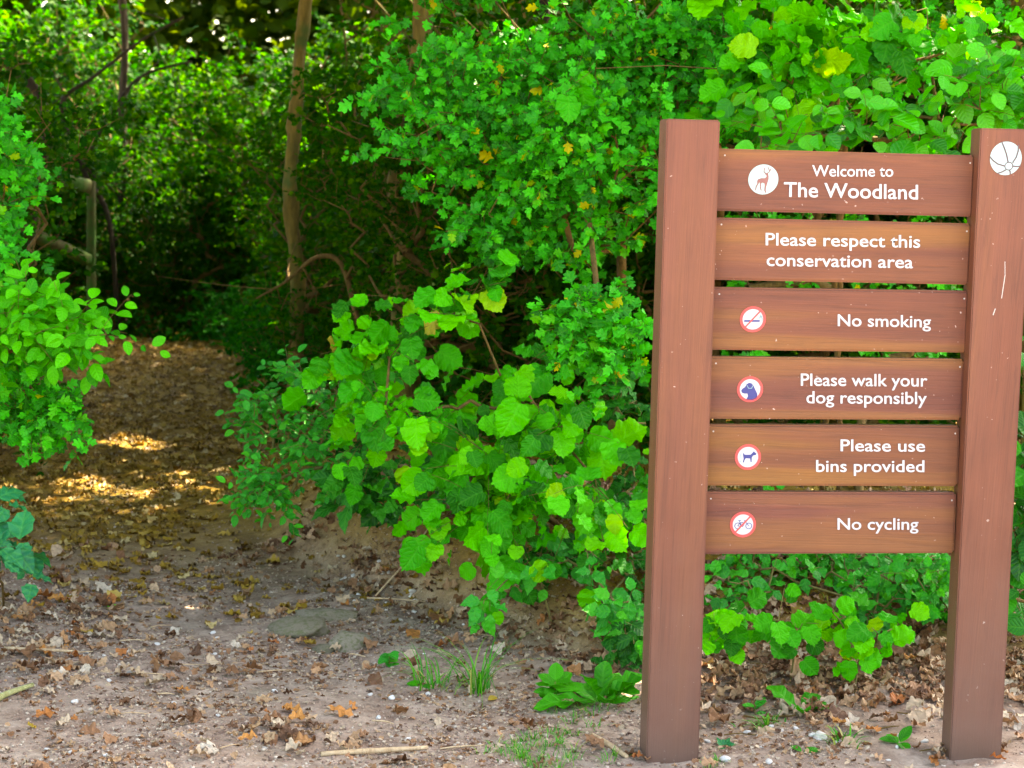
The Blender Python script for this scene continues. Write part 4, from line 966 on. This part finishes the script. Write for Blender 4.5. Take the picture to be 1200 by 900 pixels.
def blades(mb, g, n, L, spread, lean=(.2, 1.0), w=.0022):
    for i in range(n):
        a = rng.uniform(0, 2 * math.pi); r = abs(rng.normal()) * spread
        p = np.array([g[0] + math.cos(a) * r, g[1] + math.sin(a) * r, 0]); p[2] = gh(p[0], p[1]) - .003
        l = L * rng.uniform(.5, 1.1); ln = rng.uniform(*lean); a2 = a + rng.normal() * .6
        d = np.array([math.cos(a2), math.sin(a2), 0]); s = np.array([-d[1], d[0], 0])
        u = np.linspace(0, 1, 6)[:, None]
        C = p + d * (l * ln * u ** 1.7) + np.array([0, 0, 1.]) * (l * (u - .55 * ln * u ** 2.2))
        ww = (w * (1 - u ** 2) + .0002)
        V = np.vstack([C - s * ww, C + s * ww]); f = np.array([(q, q + 6, q + 7, q + 1) for q in range(5)])
        mb.add(V - g, f, np.column_stack([np.repeat([0, .3], 6), np.tile(u.ravel(), 2)]))
for (px, py, n, L, sp_, lab) in ((560, 812, 40, .30, .03, 'tall tuft of long grass blades by the bank foot'), (508, 808, 34, .16, .05, 'low spreading grass tuft left of the tall one'), (985, 872, 30, .07, .035, 'short grass tuft on the soil under the sign'), (1000, 720, 40, .16, .08, 'grass tuft in the shade under the lowest board'), (900, 850, 36, .06, .05, 'thin pale grass tuft among dry leaves under the sign')):
    g = ground_at(px, py); mb = MB(); blades(mb, g, n, L, sp_, (.3, 1.5), .0028)
    o = link('grass_tuft', mb.mesh('grass_tuft', M['grass'], True), None, Matrix.Translation(g)); tagm(o, lab, 'grass tuft')
mb = MB(); g0 = ground_at(645, 868)
for (px, py, k) in ((600, 880, 7), (640, 868, 10), (680, 850, 8), (620, 893, 8), (660, 885, 6), (700, 838, 4), (720, 890, 2), (860, 895, 2)):
    g = ground_at(px, py)
    for _ in range(k): 
        q = g + rng.normal(size=3) * [.045, .10, 0]; q[2] = gh(q[0], q[1]); mb2 = MB(); blades(mb2, q, 15, .045, .022, (.3, 1.2), .0012)
        mb.add(np.concatenate(mb2.v) + q - g0, np.concatenate(mb2.f), np.concatenate(mb2.uv))
o = link('grass_patch', mb.mesh('grass_patch', M['grass'], True), None, Matrix.Translation(g0), kind='stuff'); tagm(o, 'sparse patch of short grass left of the foot of the left sign post', 'grass')

def rock_mesh(seed, sub=2, flat=.6, rough=.16):
    bm = bmesh.new(); bmesh.ops.create_icosphere(bm, subdivisions=sub, radius=1)
    g = np.random.default_rng(seed); D = norm(g.normal(size=(9, 3))); H = g.uniform(.62, .95, 9)
    for v in bm.verts:
        p = np.array(v.co)
        for d, h in zip(D, H):
            t = p @ d
            if t > h: p = p - d * (t - h)
        p *= 1 + rough * .3 * g.normal(); p[2] *= flat; v.co = Vector(p)
    V = np.array([v.co[:] for v in bm.verts]); T = np.array([[v.index for v in f.verts] for f in bm.faces]); bm.free()
    return V, T
def stone_mat(name, stops, moss=None):
    m, nt, N, L = newmat(name)
    geo = N.new('ShaderNodeNewGeometry'); oi = N.new('ShaderNodeObjectInfo'); tc = N.new('ShaderNodeTexCoord')
    r = ramp(N, stops); L.new(mathn(N, L, 'FRACT', mathn(N, L, 'ADD', geo.outputs['Random Per Island'], mathn(N, L, 'MULTIPLY', oi.outputs['Random'], 5.3))), r.inputs[0])
    nz = noise(N, L, tc.outputs['Object'], 22, 6, .7)
    col = mixc(N, L, 1, r.outputs[0], mathn(N, L, 'MULTIPLY_ADD', nz, 1.0, .5), 'MULTIPLY')
    if moss:
        mr = ramp(N, [(.48, (0, 0, 0)), (.6, (1, 1, 1))]); L.new(noise(N, L, tc.outputs['Object'], 7, 5, .6), mr.inputs[0]); col = mixc(N, L, mathn(N, L, 'MULTIPLY', mr.outputs[0], .8), col, moss)
    bs = N.new('ShaderNodeBsdfPrincipled'); bs.inputs['Roughness'].default_value = .85; L.new(col, bs.inputs['Base Color']); bs.inputs['Specular IOR Level'].default_value = .25
    bu = N.new('ShaderNodeBump'); bu.inputs['Strength'].default_value = .7; bu.inputs['Distance'].default_value = .01; L.new(nz, bu.inputs['Height']); L.new(bu.outputs[0], bs.inputs['Normal'])
    o = N.new('ShaderNodeOutputMaterial'); L.new(bs.outputs[0], o.inputs[0]); return m
M['gravel'] = stone_mat('gravel_stone', [(0, (.16, .095, .070)), (.4, (.27, .18, .135)), (.75, (.38, .28, .21)), (1, (.50, .42, .33))])
M['rock'] = stone_mat('bedded_rock', [(0, (.15, .125, .08)), (1, (.24, .20, .14))], (.11, .12, .045))
RK = [rock_mesh(q, 2) for q in range(3)]; GR = [rock_mesh(q + 20, 1) for q in range(4)]
RS = [rock_mesh(q + 50, 3, .6, .22) for q in range(4)]
rock_me = [MB().add(V, T, V[:, :2]).mesh('stone', M['rock'], False) for V, T in RS]
peb_me = [MB().add(V, T, V[:, :2]).mesh('stone', M['gravel'], False) for V, T in RK]
for (px, py, a, b, c, lab) in ((345, 738, .17, .13, .085, 'flat mossy grey stone bedded in the path edge, left one'), (410, 757, .09, .10, .11, 'rounded mossy grey stone at the right end of the bedded stones'), (378, 726, .14, .08, .08, 'low grey stone behind the other bedded stones'), (380, 762, .07, .06, .035, 'small grey stone in front of the bedded stones')):
    g = ground_at(px, py); o = link('stone', rock_me[int(rng.integers(0, 4))]); o.location = g + [0, 0, -c * .10]; o.scale = (a, b, c); o.rotation_euler = (rng.uniform(-.15, .15), rng.uniform(-.15, .15), rng.uniform(0, 6)); tagm(o, lab, 'stone', 'bedded stones at the path edge')
def single_pebble(px, py, s, lab, mat='white_stone', group=None):
    g = ground_at(px, py); me = _w[int(rng.integers(0, 3))]
    o = link('pebble', me); o.location = g + [0, 0, s * .25]; o.scale = (s * rng.uniform(.9, 1.5), s * rng.uniform(.8, 1.1), s * .9); o.rotation_euler = (rng.uniform(-.4, .4), rng.uniform(-.4, .4), rng.uniform(0, 6)); tagm(o, lab, 'pebble', group)
M['white_stone'] = stone_mat('white_stone', [(0, (.62, .57, .50)), (1, (.80, .78, .74))])
_w = [MB().add(V, T, V[:, :2]).mesh('pebble', M['white_stone'], True) for V, T in RK]
single_pebble(962, 866, .022, 'white pebble standing on the soil between the sign posts')
single_pebble(484, 695, .017, 'white pebble high on the bank face')
single_pebble(850, 893, .018, 'pale pebble beside the left post foot at the frame bottom')
single_pebble(1195, 813, .024, 'white stone at the right edge beside the right post')
for q in range(90):
    px, py = (rng.uniform(395, 500), rng.uniform(650, 720)) if q < 30 else ((rng.uniform(820, 1110), rng.uniform(850, 898)) if q < 50 else (rng.uniform(30, 560), rng.uniform(720, 895)))
    single_pebble(px, py, rng.uniform(.006, .012), ('small pale pebble on the bare bank face' if q < 30 else ('small pale pebble on the soil under the sign' if q < 50 else 'small pale pebble trodden into the path')), group=('pebbles on the bank' if q < 30 else ('pebbles under the sign' if q < 50 else 'pebbles on the path')))
# gravel, one mass
n = 70000
x = rng.uniform(-2.2, 1.9, n); y = 5.2 + 6.0 * rng.random(n) ** 1.3
o_, w_ = path_off(x, y)
cl = np.sin(x * 5 + y * 2.2) + np.sin(y * 4.3 - x * 2) + rng.normal(size=n) * .8
ok = (cl > -.4) & (rng.random(n) < np.where(np.abs(o_) < w_ + .3, 1, .35) * np.where(y > 8.6, .25, 1))
x, y = x[ok], y[ok]; n = len(x); s = .0028 + .006 * rng.random(n) ** 3.0
A_ = rng.uniform(0, 6.28, n)
Rm = frames(norm(np.array([0, 0, 1.]) + rng.normal(size=(n, 3)) * .3), np.column_stack([np.cos(A_), np.sin(A_), A_ * 0]))
mb = MB(); merge_leaves(mb, [(V, T, V[:, :2]) for V, T in GR], np.column_stack([x, y, gh(x, y) + s * .15]), Rm, s, rng.integers(0, 99, n))
o = link('gravel', mb.mesh('gravel', M['gravel'], False), kind='stuff'); tagm(o, 'fine gravel and grit strewn over the path', 'gravel')

# sticks
def stick(label, p0, p1, w, mat, lift=.008, group=None, bend=.01, name='stick'):
    a, b = ground_at(*p0), ground_at(*p1); m1 = (a + b) / 2 + rng.normal(size=3) * [bend, bend, bend * .3]
    P = np.array([a, m1, b]); P[:, 2] = gh(P[:, 0], P[:, 1]) + lift; P[1, 2] = (P[0, 2] + P[2, 2]) / 2 + .002
    o = link(name, tube(P - a, [w, w * .9, w * .65], 9, .07, 5, int(rng.integers(99))).mesh(name, M[mat], True), None, Matrix.Translation(a)); tagm(o, label, 'stick', group)
stick('pale peeled stick lying flat at the bottom of the path', (376, 887), (501, 880), .0085, 'stick_pale')
stick('greenish lichened stick poking in at the lower left edge', (-20, 836), (38, 808), .011, 'stick_green', .012)
stick('thin pale stick across dry leaves near the left edge', (5, 764), (92, 768), .006, 'stick_pale', .012)
stick('weathered grey stick by the foot of the left post', (693, 868), (735, 892), .009, 'stick_pale', .01)
stick('long bare twig leaning up the bank from its foot', (440, 705), (505, 620), .004, 'stick_pale', .02)
stick('bare twig lying across the bank below the hazel', (430, 706), (498, 712), .003, 'stick_pale', .015)
for q in range(46):
    r = q % 3
    px, py = ((rng.uniform(0, 560), rng.uniform(640, 890)), (rng.uniform(830, 1180), rng.uniform(760, 890)), (rng.uniform(60, 300), rng.uniform(440, 640)))[r]
    L_ = rng.uniform(15, 55) if r < 2 else rng.uniform(8, 30); a = rng.uniform(-.5, .5)
    stick(('thin dry twig lying on the path', 'thin dry twig in the litter under the sign', 'dark twig on the shaded part of the path')[r], (px, py), (px + L_ * math.cos(a), py + L_ * math.sin(a) * .35), rng.uniform(.0015, .003), ('stick_pale', 'twig', 'twig')[r], .009, ('twigs on the path', 'twigs under the sign', 'twigs on the shaded path')[r])

# fallen leaves: single ones near the viewer, the rest as litter
def fallen(px, py, kind, mat, s, label, group=None, tilt=.35):
    g = ground_at(px, py); k = int(rng.integers(0, len(SH[kind])))
    nr = norm(np.array([0, 0, 1.]) + rng.normal(size=3) * tilt * .6 * [1, 1, 0] + [0, -.06, 0]); a = rng.uniform(0, 6.28)
    Mx = np.eye(4); Mx[:3, :3] = frames(nr[None], np.array([[math.cos(a), math.sin(a), 0]]))[0] * s; Mx[:3, 3] = g + [0, 0, .012 + .12 * s]
    Mx[:3, 3] -= Mx[:3, 1] * .5
    o = bpy.data.objects.new('fallen_leaf', single_mesh(kind, k, mat)); COL.objects.link(o); o.matrix_world = Matrix(Mx.tolist()); tagm(o, label, 'leaf', group)
for (px, py, kind, mat, s, lab) in ((110, 748, 'oak', 'dry_pale', .085, 'pale lobed oak leaf lying flat in the left foreground'), (97, 735, 'oak', 'dry_pale', .07, 'grey-white crumpled leaf just behind the pale oak leaf'), (120, 695, 'oak', 'dry_pale', .10, 'long pale grey oak leaf on the path at left'),
        (130, 714, 'ivy', 'hazel', .05, 'single bright green leaf fallen on the path'), (205, 743, 'dry', 'dry_pale', .06, 'slim white leaf in the middle of the path'), (348, 848, 'oak', 'dry_orange', .075, 'curled orange leaf at the front of the leaf heap, bottom centre'), (345, 838, 'oak', 'dry_orange', .08, 'tan oak leaf on top of the leaf heap, bottom centre'), (400, 840, 'oak', 'dry_orange', .09, 'wide brown leaf at the right side of the leaf heap, bottom centre'),
        (485, 747, 'dry', 'dry_orange', .07, 'orange leaf standing beside the grass tuft'), (635, 730, 'dry', 'dry_orange', .06, 'orange leaf under the trailing bramble'), (38, 857, 'dry', 'hazel_spot', .035, 'tiny yellow leaf on the lower left of the path'), (578, 824, 'oval', 'hazel_spot', .04, 'small yellow-green leaf beside the grass patch'),
        (52, 845, 'oak', 'dry_orange', .09, 'rust brown leaf on the lower left of the path'), (320, 757, 'dry', 'dry_orange', .05, 'orange leaf right on the bedded stones'), (215, 815, 'oak', 'dry_orange', .06, 'pale orange leaf in the centre of the path'), (290, 874, 'oak', 'dry_orange', .06, 'orange leaf low on the path near the bottom edge'), (240, 876, 'oak', 'dry_pale', .06, 'greenish tan leaf near the bottom of the path')):
    fallen(px, py, kind, mat, s, lab)
ZN = [((0, 420, 690, 895), 70, ('brown dry leaf lying on the open gravel path', 'leaves on the gravel path'), (.025, .06)),
      ((0, 150, 680, 800), 80, ('dry leaf in the drift along the left edge of the path', 'leaves along the left edge'), (.035, .075)),
      ((820, 1110, 770, 880), 70, ('curled dry leaf under the sign', 'leaves under the sign'), (.05, .085)),
      ((520, 745, 700, 830), 40, ('curled dry leaf under the trailing bramble', 'leaves under the trailing bramble'), (.05, .085)),
      ((395, 520, 640, 760), 22, ('dry leaf on the bank below the hazel', 'leaves on the bank'), (.04, .07)), ((742, 830, 884, 899), 10, ('small dry leaf against the foot of the left post', 'leaves at the left post foot'), (.03, .05)), ((1095, 1185, 878, 898), 12, ('small dry leaf against the foot of the right post', 'leaves at the right post foot'), (.03, .05)), ((1172, 1200, 760, 880), 8, ('dry leaf at the right edge of the frame', 'leaves at the right edge'), (.05, .085))]
for (x0, x1, y0, y1), n, (lab, grp), (s0, s1) in ZN:
    ctr = [(rng.uniform(x0, x1), rng.uniform(y0, y1)) for _ in range(max(3, n // 7))]
    for q in range(n):
        cx_, cy_ = ctr[int(rng.integers(len(ctr)))]; lx, ly = cx_ + rng.normal() * 22, cy_ + rng.normal() * 8
        if q % 3 == 0 or not (x0 < lx < x1 and y0 < ly < y1): lx, ly = rng.uniform(x0, x1), rng.uniform(y0, y1)
        fallen(lx, ly, ['oak', 'dry', 'oak', 'dry'][q % 4], ['dry', 'dry', 'dry_orange', 'dry', 'dry_pale', 'dry', 'dry'][q % 7], rng.uniform(s0, s1), lab, grp, .45)
def litter(n, dens, mat, name, label, smin, smax, tilt, lift, kinds=('oak', 'dry'), ylo=5.0, yhi=22):
    x = rng.uniform(-6, 3, n); y = rng.uniform(ylo, yhi, n); ok = rng.random(n) < dens(x, y); x, y = x[ok], y[ok]; n = len(x)
    s = rng.uniform(smin, smax, n); A_ = rng.uniform(0, 6.28, n)
    Rm = frames(norm(np.array([0, -.06, 1.]) + rng.normal(size=(n, 3)) * tilt), np.column_stack([np.cos(A_), np.sin(A_), A_ * 0]))
    z = gh(x, y) + rng.random(n) * lift + s * .10
    pos = np.column_stack([x, y, z]) - Rm[:, :, 1] * s[:, None] * .5; mb = MB()
    kk = rng.integers(0, 2, n)
    for q, kd in enumerate(kinds):
        i = kk == q
        if i.any(): merge_leaves(mb, SH[kd], pos[i], Rm[i], s[i], rng.integers(0, 99, i.sum()))
    o = link(name, mb.mesh(name, M[mat], True), kind='stuff'); tagm(o, label, 'leaf litter')
def dside(x, y):
    o_, w_ = path_off(x, y); return np.maximum(o_ - w_, -o_ - w_)
def d_near(x, y):
    d = dside(x, y); o_, w_ = path_off(x, y)
    bare = np.exp(-((d - .25) / .28) ** 2) * (o_ > 0) * np.exp(-((y - 7.9) / .8) ** 2)
    px, py, _ = project(np.column_stack([x, y, gh(x, y)])); e = ((px - 345) / 130) ** 2 + ((py - 632) / 52) ** 2
    bare = np.maximum(bare, .95 * (e < 1 + .3 * np.sin(x * 9) * np.sin(y * 11)))
    edge = smooth((d + .12) / .3) * (1 - .8 * bare) * np.where((o_ < 0), .8, 1) * smooth((y - 5.9 - .35 * (x > 0) - .5 * ((x > 0) & (x < .5))) / .6)
    drift = np.clip(np.sin(x * 4.1 + y * 2.7) + np.sin(y * 6.1 - x * 3.3) - 1.0, 0, 1) * (y > 5.3)
    return np.clip(.03 + edge + .35 * drift * (o_ < .9), 0, 1) * (y < 9.2)
litter(42000, d_near, 'dry', 'leaf_litter', 'brown and tan dry leaves piled under the bushes and beside the path', .025, .068, .38, .03, yhi=9.2)
def d_far(x, y):
    px, py, _ = project(np.column_stack([x, y, gh(x, y)])); e = ((px - 345) / 130) ** 2 + ((py - 632) / 52) ** 2
    return smooth((y - 7.3) / 2.6) * .9 * np.where(e < 1 + .3 * np.sin(x * 9) * np.sin(y * 11), .22, 1)
litter(52000, d_far, 'dry_wood', 'leaf_litter', 'dark brown dry leaves covering the shaded path inside the wood', .025, .07, .15, .008, ylo=7.3, yhi=20.5)
def d_frag(x, y):
    o_, w_ = path_off(x, y); return (np.abs(o_) < w_ + .6) * (.5 + .5 * np.sin(x * 6 + y * 3.1) * np.sin(y * 5 - x)) * smooth((9.5 - y) / 1.5)
litter(60000, d_frag, 'dry_pale', 'leaf_fragments', 'pale chips of dry leaf and bark trodden into the path', .005, .016, .3, .004, yhi=9.5, kinds=('simple', 'dry'))
litter(70000, d_frag, 'dry', 'leaf_fragments', 'small broken bits of dry leaf trodden into the path', .008, .024, .35, .004, yhi=9.5, kinds=('simple', 'dry'))
